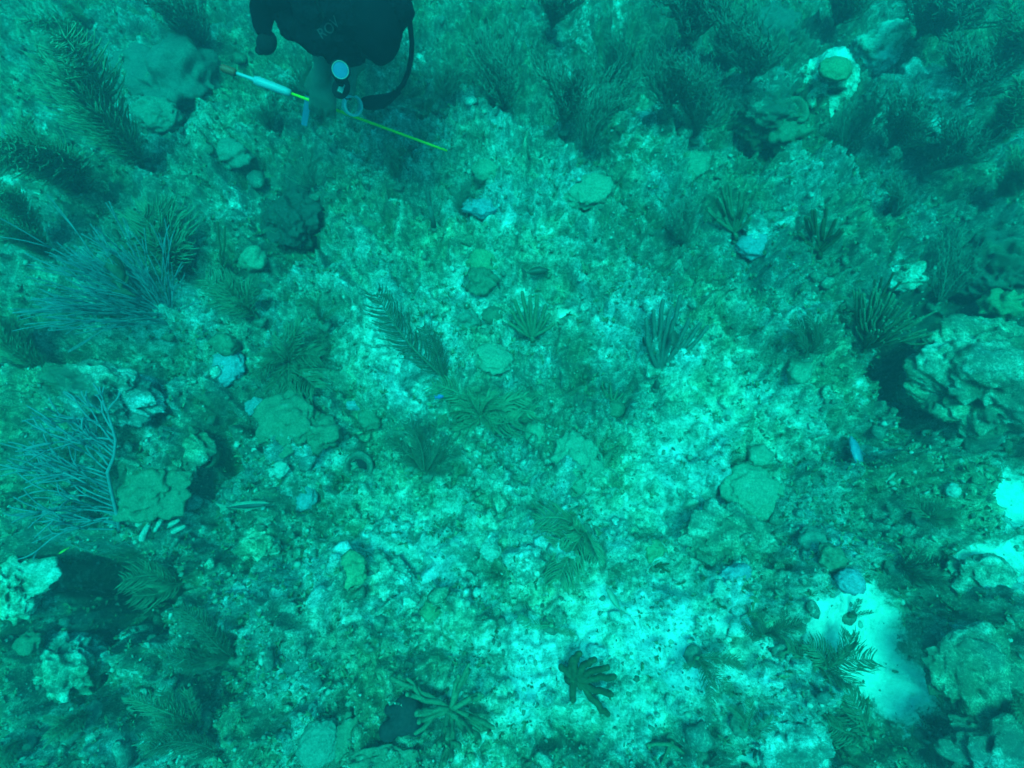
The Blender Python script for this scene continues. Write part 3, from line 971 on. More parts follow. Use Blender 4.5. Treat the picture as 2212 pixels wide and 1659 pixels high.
plume(440, 1560, [(255, 1500, .25), (280, 1600, .22), (340, 1480, .2), (320, 1560, .2), (360, 1620, .15), (400, 1480, .16)], 'large olive plume sweeping over the pale corner rubble', 'feather', 'plume')
plume(480, 1625, [(290, 1628, .15), (350, 1600, .14), (400, 1650, .1)], 'dark plume at the bottom edge beneath the large olive one', 'feather', 'plume_dark')
plume(1930, 1225, [(2065, 1255, .2), (2040, 1210, .2), (2000, 1180, .16), (2010, 1270, .16), (2060, 1290, .14), (1960, 1190, .14)], 'dark plume at the reef edge above the sand channel', 'feather', 'plume_dark')
plume(1990, 1120, [(2080, 1110, .12), (2040, 1080, .12), (1960, 1060, .1), (2040, 1140, .1)], 'olive fern beside the slate blue fish', 'fern', 'plume')
plume(1740, 772, [(1700, 690, .18), (1740, 670, .2), (1790, 680, .18), (1820, 720, .14), (1770, 700, .2), (1720, 720, .2), (1690, 730, .14)], 'bushy dark plume next to the green bushy sea rods', 'feather', 'plume_dark')
plume(1830, 1330, [(1890, 1320, .1), (1860, 1290, .08)], 'little plume at the head of the sand channel', 'feather', 'plume_dark')
plume(1860, 1580, [(1810, 1520, .1), (1830, 1490, .12), (1780, 1560, .1)], 'young green fern on the sand channel floor', 'fern', 'plume')
plume(1600, 1570, [(1680, 1540, .12), (1620, 1500, .12), (1570, 1520, .1), (1660, 1600, .1)], 'green feather tuft on the turf covered rock by the sand pocket', 'feather', 'plume')
plume(700, 700, [(640, 640, .18), (690, 630, .2), (740, 660, .14)], 'thin olive plume on the pale slope above the dark fern clump', 'feather', 'plume')

# tall plumes crowding the far and outer reef
rnd = random.Random(11)
for a in [
    (315, 365, 70, 100, .60, 5, .16, 'tall brown plume leaning out over the big brain coral', 'brush', 'plume_dark'),
    (190, 430, -20, 270, .5, 6, .28, 'wide olive plume reaching past the frame edge', 'brush', 'plume'),
    (120, 560, -60, 440, .4, 5, .3, 'olive plume above the pale whip bush by the frame edge', 'brush', 'plume'),
    (445, 145, 350, -20, .5, 4, .15, 'thin straight plume rising past the brain coral', 'brush', 'plume_dark'),
    (215, 130, 90, -10, .4, 5, .3, 'dim plume in the far corner beside the tall brown one', 'brush', 'plume'),
    (90, 790, -40, 650, .35, 5, .3, 'dark plume half hidden behind the pale whip bush', 'brush', 'plume_dark'),
    (1090, 250, 1060, 60, .45, 6, .22, 'tall hazy plume nearest to the diver', 'brush', 'plume'),
    (1215, 300, 1220, 120, .42, 6, .22, 'hazy plume rising over the dark pit on the far reef', 'brush', 'plume'),
    (1255, 345, 1340, 170, .40, 3, .14, 'slim plume with two long stems before the pale far sand', 'feather', 'plume'),
    (1340, 190, 1330, 20, .45, 6, .24, 'tall far plume beyond the slim two stemmed one', 'brush', 'plume'),
    (1430, 260, 1420, 80, .45, 6, .22, 'dark green plume beside the pale far sand', 'brush', 'plume_dark'),
    (1500, 300, 1500, 140, .40, 6, .25, 'plume standing behind the ragged pale green dome', 'brush', 'plume'),
    (1560, 170, 1570, 10, .45, 6, .24, 'dim plume before the far brain coral dome', 'brush', 'plume_dark'),
    (1480, 110, 1470, -40, .45, 5, .22, 'faint plume at the top edge amid tall neighbours', 'brush', 'plume'),
    (1190, 70, 1180, -60, .4, 5, .22, 'faint plume at the top edge close to the diver', 'brush', 'plume'),
    (1610, 200, 1600, 60, .38, 6, .26, 'dim bushy plume beyond the dark rugged rock mound', 'brush', 'plume'),
    (1800, 60, 1820, -60, .4, 6, .24, 'dark tall plume behind the pale knobbed rock', 'brush', 'plume_dark'),
    (1960, 110, 2010, -40, .45, 6, .24, 'dark plume shading the far reef edge', 'brush', 'plume_dark'),
    (2030, 240, 2110, 60, .5, 6, .24, 'broad plume over the long dark rock hump', 'brush', 'plume'),
    (2120, 180, 2230, 10, .5, 6, .26, 'sweeping plume in the far corner of the reef edge', 'brush', 'plume'),
    (2100, 330, 2230, 180, .45, 6, .26, 'sweeping olive plume below the corner one', 'brush', 'plume'),
    (2000, 380, 2090, 270, .35, 6, .28, 'bushy green plume below the long dark rock hump', 'brush', 'plume'),
    (2130, 440, 2230, 330, .35, 6, .3, 'pale streaky plume at the reef edge above the black hollow', 'brush', 'plume_pale'),
    (1910, 330, 1960, 200, .36, 6, .26, 'grey green plume behind the long dark rock hump', 'brush', 'plume_dark'),
    (1840, 300, 1870, 190, .3, 5, .28, 'small dark plume between the two pale far rocks', 'brush', 'plume_dark'),
    (1470, 540, 1480, 420, .28, 6, .3, 'dark soft plume on the turf between green dome and sea rods', 'brush', 'plume_dark'),
    (2020, 660, 2110, 520, .32, 7, .3, 'dark bushy plume over the black hollow', 'brush', 'plume_dark'),
    (860, 400, 850, 310, .26, 5, .25, 'dark upright plume just beyond the pole tip', 'brush', 'plume_dark'),
    (680, 250, 620, 130, .3, 5, .28, 'dim plume right under the diver arm', 'brush', 'plume'),
    (590, 290, 560, 200, .24, 5, .3, 'small dim plume behind the white sleeve of the pole', 'brush', 'plume'),
    (960, 240, 970, 130, .26, 5, .3, 'dark low plume beneath the looped hose', 'brush', 'plume_dark'),
    (1920, 480, 1960, 390, .26, 6, .3, 'green feathery plume on the light rubble behind the rods', 'brush', 'plume'),
    (680, 420, 640, 340, .2, 5, .4, 'dark algae like plume on the dark rounded coral head', 'brush', 'plume_dark'),
    (1010, 470, 985, 400, .18, 5, .3, 'small dark plume beside the blue grey sponge mat', 'brush', 'plume_dark'),
    (2130, 1480, 2230, 1560, .2, 5, .35, 'olive plume on the mottled boulder beyond the sand', 'brush', 'plume'),
    (1990, 1600, 2060, 1670, .15, 5, .4, 'dark plume tucked against the greenish boulder', 'brush', 'plume_dark'),
    (60, 1600, -40, 1660, .2, 5, .35, 'faint plume in the bottom corner rubble', 'brush', 'plume'),
    (200, 1540, 90, 1590, .2, 5, .3, 'dark plume below the pale angular boulder', 'brush', 'plume_dark'),
    (1520, 1650, 1600, 1690, .1, 4, .4, 'green tuft at the bottom edge beside the sand', 'feather', 'plume'),
]:
    tx, ty = a[0] + (a[2] - a[0]) * 1.12, a[1] + (a[3] - a[1]) * 1.12
    slim = a[0] < 330 or a[0] > 2090
    plume(a[0], a[1], spread(a[0], a[1], tx, ty, a[4] * 1.1, a[5] + (9 if slim else 4), a[6] * (1.2 if slim else 1.5), rnd, .4), a[7], 'brush' if slim else 'spray', 'spray' if not slim else 'plume_pale')


# ------------------------------------------------------------------ sea rods: branching fingers
RODS = 'branching sea rods'


def rods(bx, by, tips, r, label, mat='rod', name='sea_rod', group=RODS, cat='sea rod', forks=0, stem=.25, sides=8, curl=.12, seed=1, wob=.012):
    """candelabra of fingers; tips: (photo x, y, height)"""
    foot = on_bed(bx, by, -.004)
    t = thing(name, foot, label, cat, group)
    holdfast(t, max(.6, r * 60))
    rnd = random.Random(seed)
    vs = [above(a[0], a[1], a[2], foot) - foot for a in tips]
    mean = sum(vs, Vector()) / len(vs)
    trunk = mean * stem
    trunk.z = max(trunk.z, .03)
    Build().tube([(0, 0, 0), trunk * .5 + Vector((0, 0, .008)), trunk], [r * 1.5, r * 1.25, r * 1.15], sides).obj('stem', M[mat], t)
    for v in vs:
        b = Build()
        s = trunk * rnd.uniform(.7, 1.0)
        d = v - s
        out = d - mean.normalized() * d.dot(mean.normalized())
        L = d.length
        pts, rad = [], []
        N = 8
        for i in range(N + 1):
            k = i / N
            p = s + d * k + out * (.9 * curl * 4 * k * (1 - k))
            p = p + Vector((rnd.uniform(-1, 1), rnd.uniform(-1, 1), rnd.uniform(-1, 1))) * wob * L * (1 if 0 < i < N else 0)
            pts.append(p)
            rad.append(r * (1.05 - .25 * k) * rnd.uniform(.93, 1.07))
        b.tube(pts, rad, sides, round_end=True)
        for q in range(forks):
            k0 = rnd.uniform(.25, .7)
            i0 = int(k0 * N)
            st = pts[i0]
            side = Vector((rnd.uniform(-1, 1), rnd.uniform(-1, 1), rnd.uniform(-.6, .9))).normalized()
            e = st + d * (1 - k0) * rnd.uniform(.65, 1.0) + side * L * rnd.uniform(.10, .24)
            m1 = st + d * (1 - k0) * .25 + side * L * .09
            m2 = st + (e - st) * .62 + side * L * .05
            b.tube([st, m1, m2, e], [r * .95, r * .9, r * .85, r * .7], max(4, sides - 2), round_end=True)
        b.obj('branch', M[mat], t)
    return t


rods(1150, 742, [(1092, 690, .05), (1112, 650, .12), (1128, 632, .16), (1145, 640, .17), (1160, 640, .17), (1178, 660, .12), (1196, 700, .08), (1105, 672, .1), (1170, 690, .1), (1186, 680, .08), (1136, 670, .14)],
     .0085, 'tuft of brown finger rods beside the bright sand spot', 'rod', stem=.15)
rods(1418, 838, [(1396, 690, .24), (1412, 672, .26), (1432, 650, .28), (1448, 672, .27), (1470, 640, .28), (1488, 690, .22), (1512, 700, .18), (1528, 706, .16), (1480, 735, .14), (1398, 730, .2)],
     .0095, 'grey green candelabra sea rod with long parallel fingers', 'rod_grey', stem=.28, forks=0)
rods(1228, 1468, [(1238, 1422, .10), (1252, 1412, .13), (1284, 1425, .14), (1312, 1442, .14), (1326, 1462, .12), (1320, 1500, .10), (1312, 1542, .06), (1238, 1512, .05), (1212, 1440, .06)],
     .0115, 'thick dark brown finger coral on bright rubble', 'rod_dark', stem=.35, curl=.2, wob=.03)
rods(975, 1530, [(862, 1472, .1), (880, 1500, .1), (900, 1540, .12), (905, 1560, .1), (1010, 1450, .12), (1035, 1500, .1), (950, 1610, .14), (975, 1640, .12), (1005, 1590, .12), (1035, 1600, .12), (1060, 1585, .12), (990, 1460, .1), (960, 1650, .12)],
     .0085, 'sprawling olive sea rod with drooping fingers near the maroon sponge', 'rod', stem=.2, curl=.25, wob=.03, forks=1)
rods(1322, 880, [(1300, 830, .06), (1318, 828, .08), (1335, 838, .06), (1345, 850, .05)], .005, 'tiny tuft of rods on the dark green coral ball', 'rod', stem=.2)
rods(1590, 520, [(1545, 425, .2), (1560, 405, .22), (1575, 400, .24), (1600, 415, .22), (1612, 440, .18), (1530, 450, .16), (1620, 470, .14)], .0075, 'small dim sea rods before the light crusted rock', 'rod', forks=1)
rods(1770, 560, [(1740, 470, .2), (1760, 455, .22), (1785, 450, .22), (1805, 475, .2), (1820, 500, .16), (1725, 500, .16)], .008, 'small dark sea rods behind the light crusted rock', 'rod_dark', forks=1)
rods(480, 620, [(470, 480, .2), (486, 490, .2), (475, 540, .14), (492, 560, .1)], .004, 'thin black twig gorgonian on a pale slope', 'rod_dark', stem=.4, curl=.05)
rods(938, 492, [(918, 402, .2), (924, 412, .18)], .008, 'lone upright grey rod on the far flat', 'rod_grey', stem=.6, curl=.02)
rods(1415, 1225, [(1440, 1205, .05), (1444, 1218, .05), (1446, 1235, .05), (1430, 1195, .05)], .004, 'tiny dark rods beside the white rimmed lime coral', 'rod_dark', stem=.2)
rods(1895, 660, [(1905, 600, .14), (1930, 590, .14), (1945, 610, .12), (1890, 605, .12)], .006, 'small dark rods at the flat pale rock', 'rod_dark', stem=.2)
rods(1450, 1600, [(1430, 1650, .06), (1490, 1640, .06), (1400, 1610, .05)], .006, 'low olive rods among rubble at the bottom edge', 'rod', stem=.2)
rnd = random.Random(5)
rods(1862, 762, [(1845 + rnd.uniform(-10, 15) + 170 * k, 625 + rnd.uniform(-12, 12) + 100 * k * k, .30 - .12 * k) for k in [i / 25 for i in range(26)]] +
     [(1880 + rnd.uniform(0, 90), 660 + rnd.uniform(0, 70), .26) for i in range(14)],
     .0055, 'green bushy sea rods fanning out beside the large pale boulder', 'rod', stem=.18, forks=1, sides=6, curl=.08)

# whip bushes: thin pale branches that fork again and again
WHIPS = 'sea whips with thin pale branches'


def grow(b, p, d, L, r, level, rnd, bias, loose=1.0):
    pts, rad = [p], [r]
    N = 5
    w = Vector((rnd.uniform(-1, 1), rnd.uniform(-1, 1), rnd.uniform(-1, 1))) * .17 * loose
    for i in range(N):
        d = (d + w + bias * .07 + Vector((rnd.uniform(-1, 1), rnd.uniform(-1, 1), rnd.uniform(-1, 1))) * .055 * loose).normalized()
        p = p + d * (L / N)
        pts.append(p)
        rad.append(r * (1 - .22 * (i + 1) / N) * rnd.uniform(.88, 1.12))
    b.tube(pts, rad, 5, round_end=True)
    if level:
        side = Vector((rnd.uniform(-1, 1), rnd.uniform(-1, 1), rnd.uniform(-.7, .7)))
        side = (side - d * side.dot(d)).normalized()
        a = rnd.uniform(.22, .42) * loose
        grow(b, p, (d + side * a).normalized(), L * rnd.uniform(.65, 1.0), r * .82, level - 1, rnd, bias, loose)
        grow(b, p, (d - side * a * rnd.uniform(.5, 1)).normalized(), L * rnd.uniform(.65, 1.0), r * .9, level - 1, rnd, bias, loose)
        if rnd.random() < .5:
            k = pts[rnd.randint(2, 4)]
            grow(b, k, (d + Vector((rnd.uniform(-1, 1), rnd.uniform(-1, 1), rnd.uniform(-.5, 1))) * .45 * loose).normalized(), L * rnd.uniform(.6, 1.1), r * .85, max(0, level - 1), rnd, bias, loose)


def whip(bx, by, stem, shoots, r, label, levels, seed, loose=1.0):
    """stem: photo points (x, y, height) of the main axes; shoots: (how far along the stem 0..1, tip x, tip y, tip height)"""
    foot = on_bed(bx, by, -.004)
    t = thing('sea_whip', foot, label, 'sea whip', WHIPS)
    holdfast(t, .9)
    rnd = random.Random(seed)
    sp = [Vector()] + [above(a[0], a[1], a[2], foot) - foot for a in stem]
    Build().tube(sp, [r * 1.7 - r * .6 * i / (len(sp) - 1) for i in range(len(sp))], 7, round_end=True).obj('stem', M['whip'], t)
    n = len(sp) - 1
    for u, tx, ty, th in shoots:
        k = min(n - 1, int(u * n))
        p = sp[k].lerp(sp[k + 1], u * n - k)
        v = above(tx, ty, th, foot) - foot - p
        b = Build()
        ax = (sp[k + 1] - sp[k]).normalized()
        d0 = (v.normalized() + ax * .35).normalized()
        grow(b, p, d0, v.length / sum(.82 ** q for q in range(levels + 1)), r, levels, rnd, v.normalized(), loose)
        b.obj('branch', M['whip'], t)
    return t


rnd = random.Random(5)
whip(365, 725, [(372, 700, .05), (372, 680, .09)],
     [(rnd.uniform(.4, 1), 50 + rnd.uniform(0, 70), 560 + 34 * i + rnd.uniform(-14, 14), .36 - .035 * i) for i in range(6)] +
     [(rnd.uniform(.4, 1), 110 + 38 * i + rnd.uniform(-14, 14), 505 + rnd.uniform(-30, 30), .40) for i in range(7)] +
     [(rnd.uniform(.4, 1), 140 + rnd.uniform(-40, 60), 640 + 24 * i, .22) for i in range(5)] +
     [(rnd.uniform(.4, 1), 90 + rnd.uniform(0, 160), 540 + rnd.uniform(0, 190), rnd.uniform(.15, .36)) for i in range(22)] +
     [(rnd.uniform(.4, 1), 300 + 20 * i, 580 + rnd.uniform(-20, 30), .26) for i in range(5)] + [(.8, 425, 650, .16)],
     .0030, 'pale blue grey whip bush spreading wide over dark reef', 2, 3, .5)
whip(258, 1155, [(252, 1110, .06), (240, 1060, .11), (232, 1020, .15), (246, 985, .19), (250, 950, .23), (240, 915, .27)],
     [(.06, 20, 1165, .10), (.08, 40, 1120, .16), (.14, 10, 1140, .14), (.2, 20, 1080, .22), (.26, -20, 1060, .22), (.32, 0, 1030, .26), (.4, 10, 1000, .28), (.48, -20, 985, .28),
      (.52, 30, 950, .30), (.62, 50, 930, .32), (.7, 70, 900, .33), (.78, 110, 870, .34), (.86, 130, 855, .33), (.93, 170, 850, .32), (1.0, 215, 850, .30),
      (.04, 90, 1160, .06), (.1, 120, 1130, .1), (.17, 60, 1100, .18), (.22, 100, 1080, .18), (.3, 70, 1050, .24), (.36, 60, 1010, .27), (.44, 90, 1000, .27), (.56, 110, 960, .29), (.66, 130, 930, .3), (.74, 150, 910, .3), (.82, 60, 900, .34), (.15, -30, 1100, .18)],
     .0040, 'pale whip fan with forked branches in front of the dark cave', 2, 8)


# ------------------------------------------------------------------ fish
def fish(px, py, h, length_px, ang, label, mat, deep=.32, name='fish', fork=.2, stripe=None, roll=0.0, pitch=0.0):
    foot = on_bed(px, py)
    p = above(px, py, h, foot)
    depth = p.y * SA + (CAM_Z - p.z) * CA
    L = length_px * depth / F
    t = thing(name, p, label, 'fish', 'small reef fish swimming over the bed')
    prof = [(-.5, .02, .01), (-.47, .09, .05), (-.40, .25, .11), (-.28, .40, .16), (-.12, .49, .18), (.05, .46, .16), (.2, .34, .11), (.32, .18, .06), (.40, .10, .035), (.44, .10, .025)]
    v, f = [], []
    S = 12
    for x, hh, ww in prof:
        for k in range(S):
            a = 2 * math.pi * k / S
            v.append((x * L, math.cos(a) * ww * L * .55, math.sin(a) * hh * L * deep))
    for i in range(len(prof) - 1):
        for k in range(S):
            k2 = (k + 1) % S
            f.append((i * S + k, i * S + k2, (i + 1) * S + k2, (i + 1) * S + k))
    f.append(tuple(range(S))[::-1]); f.append(tuple((len(prof) - 1) * S + k for k in range(S)))
    mi = None
    mats = [M[mat]]
    if stripe:
        mats.append(M[stripe])
        mi = [1 if (k % S) in (0, 1, 5, 6) and i < len(prof) - 1 else 0 for i in range(len(prof) - 1) for k in range(S)] + [0, 0]
    link('body', mesh_np('body', v, f, mats, mat_index=mi), t)
    def fin(name, pts, th=.006):
        n = len(pts)
        vv = [(x * L, y * L + th * L, z * L) for x, y, z in pts] + [(x * L, y * L - th * L, z * L) for x, y, z in pts]
        ff = [tuple(range(n)), tuple(range(2 * n - 1, n - 1, -1))] + [(i, (i + 1) % n, n + (i + 1) % n, n + i)[::-1] for i in range(n)]
        link(name, mesh_np(name, vv, ff, M[mat], smooth=False), t)
    H = deep
    fin('tail_fin', [(.42, 0, .05 * H / .3), (.50, 0, .13 * H / .3), (.62, 0, .20 * H / .3 + fork * .1), (.56, 0, 0), (.62, 0, -.20 * H / .3 - fork * .1), (.50, 0, -.13 * H / .3), (.42, 0, -.05 * H / .3)])
    fin('dorsal_fin', [(-.25, 0, .36 * H), (-.12, 0, .62 * H), (.12, 0, .58 * H), (.30, 0, .34 * H), (.30, 0, .16 * H), (0, 0, .4 * H)])
    fin('anal_fin', [(.02, 0, -.40 * H), (.12, 0, -.58 * H), (.30, 0, -.32 * H), (.30, 0, -.16 * H)])
    for s in (1, -1):
        fin('pectoral_fin', [(-.16, s * .085, -.02), (-.02, s * .15, .03), (.02, s * .16, -.05), (-.12, s * .085, -.06)], .004)
        e = Build().blob((-.40 * L, s * .055 * L, .07 * H * L), (.022 * L, .012 * L, .022 * L), seg=8)
        e.obj('eye', M['eye'], t)
    # ang: the way the nose points, in degrees from photo-right towards photo-up
    t.rotation_euler = Euler((roll, pitch, R(ang) + math.pi), 'XYZ')
    return t


fish(1457, 730, .12, 36, 80, 'small dark diamond shaped fish among the candelabra fingers', 'fish_dark', .62, roll=1.1)
fish(1852, 985, .10, 92, 95, 'slate blue parrot shaped fish nosing up past the pale rubble', 'fish_blue', .42, roll=.9)
fish(252, 588, .22, 105, 115, 'slim brown fish hanging inside the pale whip bush', 'fish_brown', .34, roll=.9)
fish(252, 506, .2, 40, 125, 'small dark fish above the slim brown one', 'fish_dark', .34, roll=.8)
fish(533, 1092, .09, 100, 5, 'slender striped fish hovering over the pale rock', 'fish_pale', .2, stripe='stripe_dark', roll=.6)
fish(137, 1190, .1, 22, 215, 'tiny yellow fish in front of the dark cave', 'fish_yellow', .4, roll=.8)
fish(950, 857, .12, 18, 10, 'tiny bright blue fish at the fern cluster', 'fish_bright', .5, roll=.9)
fish(356, 1258, .10, 40, 160, 'tiny black fish above the pale cave sill', 'fish_dark', .4, roll=.9)
fish(1326, 1295, .08, 62, 120, 'pale green slender fish over the bright sand patch', 'fish_pale', .3, roll=.8)
fish(1160, 586, .06, 55, 8, 'dark flat fish resting near the far sand spot', 'fish_dark', .3, roll=.8)
fish(1925, 1030, .08, 32, 40, 'little pale fish near the slate blue one', 'fish_pale', .26, roll=.8)


# ------------------------------------------------------------------ diver
def build_diver():
    head = at_d(812, 60, 1.95)
    sh = Vector((-.50, 1.72, .88))
    axis = Vector((.33, -.93, .05)).normalized()
    perp = Vector((.94, .33, 0)).normalized()
    rs, ls = sh - perp * .175, sh + perp * .175
    pel = sh - axis * .52
    wrist = at_d(698, 148, 2.36)
    knuck = at_d(692, 205, 2.36)
    elbow = Vector((-.68, 1.94, .76))
    root = thing('person', (sh.x, sh.y, 0), 'diver in black wetsuit hovering head first, gloved hand on a yellow pole', 'diver')
    o0 = Vector((sh.x, sh.y, 0))
    b = Build()
    def limb(p, q, r1, r2, flat=1.0, n=5):
        b.tube([p + (q - p) * (i / n) for i in range(n + 1)], [r1 + (r2 - r1) * i / n for i in range(n + 1)], 14, flat=flat)
        b.blob(p, (r1, r1, r1), seg=14); b.blob(q, (r2, r2, r2), seg=14)
    rot = Matrix((perp, -axis, Vector((0, 0, 1)))).transposed()
    # torso
    b.blob(sh + axis * .0 - Vector((0, 0, .02)), (.20, .13, .10), rot, 20)
    b.blob(sh - axis * .16 - Vector((0, 0, .03)), (.175, .19, .115), rot, 20)
    b.blob(sh - axis * .36 - Vector((0, 0, .03)), (.155, .18, .10), rot, 20)
    b.blob(pel, (.165, .13, .11), rot, 20)
    limb(sh, head - axis * .05, .065, .06)
    # head, turned down to the work
    b.blob(head, (.066, .09, .10), rot, 20)
    b.blob(head - Vector((0, .0, .04)) - axis * .03, (.056, .066, .07), rot, 16)
    b.blob(head - axis * .04 - Vector((0, 0, .105)), (.014, .028, .016), rot, 8)
    # right arm down to the pole
    limb(rs, elbow, .058, .046); limb(elbow, wrist, .046, .028)
    # left arm folded under the chest
    e2, w2 = Vector((-.40, 1.92, .76)), Vector((-.52, 1.80, .66))
    limb(ls, e2, .056, .044); limb(e2, w2, .043, .03)
    # palms and fingers
    pole_dir = (at_d(965, 325, 2.42) - at_d(475, 145, 2.56)).normalized()
    def hand(w, k, spread_dir, curl_dir):
        d = (k - w).normalized()
        s = spread_dir
        pm = Matrix((s, d, s.cross(d))).transposed()
        b.blob(w + d * .058, (.054, .064, .024), pm, 14)
        limb(w, w + d * .04, .031, .03)
        for i, (off, L) in enumerate(((-.040, .080), (-.014, .092), (.014, .088), (.039, .070))):
            p0 = w + d * .095 + s * off
            p1 = p0 + d * L * .42 + curl_dir * .006
            p2 = p1 + d * L * .22 + curl_dir * L * .28
            p3 = p2 - d * L * .10 + curl_dir * L * .26
            b.tube([p0 - d * .03, p0, p1, p2, p3], [.0125, .012, .0115, .0105, .009], 8, round_end=True)
        p0 = w + d * .04 + s * -.04
        b.tube([p0 + s * .02, p0, p0 + d * .035 - s * .018 + curl_dir * .012, p0 + d * .062 - s * .012 + curl_dir * .03], [.015, .015, .013, .011], 8, round_end=True)
    cam_dir = (Vector((0, 0, CAM_Z)) - wrist).normalized()
    hand(wrist, knuck + Vector((0, -.0, -.03)), pole_dir, (-cam_dir))
    hand(w2, w2 + Vector((-.06, -.08, -.06)), Vector((.8, -.6, 0)).normalized(), Vector((0, 0, -1)))
    # legs trailing behind
    for s in (-1, 1):
        hip = pel + perp * .085 * s
        kn = hip - axis * .42 + Vector((0, 0, -.02)) + perp * .05 * s
        an = kn - axis * .36 + Vector((0, 0, .20)) + perp * .02 * s
        limb(hip, kn, .085, .058); limb(kn, an, .056, .038)
        limb(an, an - axis * .12 + Vector((0, 0, .02)), .038, .03, .7)
    me = b.mesh('body_parts', M['neoprene'])
    tmp = bpy.data.objects.new('tmp_body', me)
    COL.objects.link(tmp)
    rm = tmp.modifiers.new('r', 'REMESH'); rm.mode = 'VOXEL'; rm.voxel_size = .0062
    sm = tmp.modifiers.new('s', 'SMOOTH'); sm.iterations = 4; sm.factor = .5
    dg = bpy.context.evaluated_depsgraph_get()
    ev = tmp.evaluated_get(dg).to_mesh()
    nv = np.empty(len(ev.vertices) * 3, np.float32); ev.vertices.foreach_get('co', nv); nv = nv.reshape(-1, 3)
    fs = [tuple(p.vertices) for p in ev.polygons]
    bpy.data.objects.remove(tmp)
    w = np.array(wrist); d = np.array((knuck - wrist).normalized())
    w2a = np.array(w2); d2 = np.array(Vector((-.06, -.08, -.06)).normalized())
    cen = np.array([nv[list(p)].mean(0) for p in fs])
    m1 = (((cen - w) @ d) > -.015) & (np.linalg.norm(cen - w, axis=1) < .26) & (cen[:, 2] < w[2] + .03)
    m2 = (((cen - w2a) @ d2) > 0) & (np.linalg.norm(cen - w2a, axis=1) < .2)
    nv = nv + (np.stack([noise3(nv[:, 0] * 38 + k, nv[:, 1] * 38, nv[:, 2] * 24, 40 + k) for k in range(3)], 1) * .0045).astype(np.float32)
    body = mesh_np('body', nv - np.array(o0), fs, [M['neoprene'], M['skin']], mat_index=(m1 | m2).astype(int))
    link('body', body, root)

    def child(bb, name, mat, smooth=True):
        bb.v = [tuple(Vector(q) - o0) for q in bb.v]
        return bb.obj(name, mat, root, smooth)
    # hood over the head
    h = Build().blob(head + Vector((0, 0, .008)) - axis * .012, (.074, .100, .103), rot, 28)
    child(h, 'hood', M['neoprene'])
    # dive mask and its strap, mouthpiece on the shaded side of the face
    fc = head - axis * .035 - Vector((0, 0, .085))
    mk = Build(); mk.blob(fc, (.058, .05, .028), rot, 16)
    child(mk, 'mask', M['rubber'])
    st = Build()
    ring = []
    for i in range(25):
        a = 2 * math.pi * i / 24
        ring.append(head + rot @ Vector((math.cos(a) * .077, .02, math.sin(a) * .106)))
    st.tube(ring, .008, 6, flat=1.4)
    child(st, 'mask_strap', M['rubber'])
    rg = Build(); rg.blob(head - axis * .06 - Vector((0, 0, .13)), (.032, .03, .026), rot, 14)
    child(rg, 'mouthpiece', M['rubber'])
    # buoyancy vest: a padded jacket with shoulder straps and a pocket
    v = Build()
    v.blob(sh - axis * .14 + Vector((0, 0, .005)), (.205, .24, .118), rot, 30)
    v.blob(sh - axis * .36 + Vector((0, 0, .005)), (.195, .2, .118), rot, 26)
    for s in (-1, 1):
        v.blob(sh + perp * .105 * s + axis * .05 + Vector((0, 0, .02)), (.062, .12, .085), rot, 16)
        v.blob(sh + perp * .20 * s - axis * .3 - Vector((0, 0, .05)), (.055, .12, .09), rot, 16)
    v.blob(at_d(722, 52, 2.05), (.125, .10, .085), rot, 20)
    v.blob(at_d(745, 100, 2.07), (.075, .07, .06), rot, 18)
    v.blob(at_d(650, 38, 2.10), (.08, .08, .07), rot, 18)
    v.blob(at_d(800, 20, 1.98), (.13, .10, .08), rot, 18)
    ob = child(v, 'buoyancy_vest', M['vest'])
    rm = ob.modifiers.new('one_skin', 'REMESH'); rm.mode = 'VOXEL'; rm.voxel_size = .009
    sm = ob.modifiers.new('soft', 'SMOOTH'); sm.iterations = 3
    tx = bpy.data.textures.new('folds', 'CLOUDS'); tx.noise_scale = .055; tx.noise_depth = 3
    dm = ob.modifiers.new('folds', 'DISPLACE'); dm.texture = tx; dm.strength = .034; dm.mid_level = .5
    # webbing and small fittings on the vest
    for s in (-1, 1):
        q = Build()
        pts = [sh + perp * (.09 * s) + axis * .17 + Vector((0, 0, .045)), sh + perp * (.098 * s) + axis * .08 + Vector((0, 0, .108)), sh + perp * (.10 * s) - axis * .04 + Vector((0, 0, .128)), sh + perp * .10 * s - axis * .2 + Vector((0, 0, .12))]
        q.tube(pts, .016, 6, flat=.25)
        child(q, 'webbing_strap', M['rubber'])
    bk = Build()
    for k in range(6):
        bk.blob(at_d(760 + 30 * (k % 3) - 60 * (k % 2), 40 + 14 * k, 1.86), (.006, .004, .004), rot, 6)
    # cylinder on the back with its valve and boots
    tk = Build(); tc = sh - axis * .20 + Vector((0, 0, .22))
    tk.lathe([(.02, -.60), (.085, -.58), (.09, -.55), (.09, -.02), (.075, .03), (.04, .06), (.02, .07), (.02, .10)], tc + axis * .0, axis, 24)
    child(tk, 'air_cylinder', M['tank'])
    bd = Build(); bd.lathe([(.093, -.24), (.096, -.23), (.096, -.18), (.093, -.17)], tc, axis, 24)
    child(bd, 'tank_band', M['rubber'])
    # fins
    for s in (-1, 1):
        an = pel + perp * .085 * s - axis * .78 + Vector((0, 0, .18)) + perp * .07 * s
        tip = an - axis * .62 + Vector((0, 0, .03))
        f = Build()
        pts = [an + (tip - an) * k for k in (0, .2, .35, .7, 1)]
        f.tube(pts, [.055, .06, .085, .10, .11], 10, flat=.16)
        child(f, 'fin', M['rubber'])
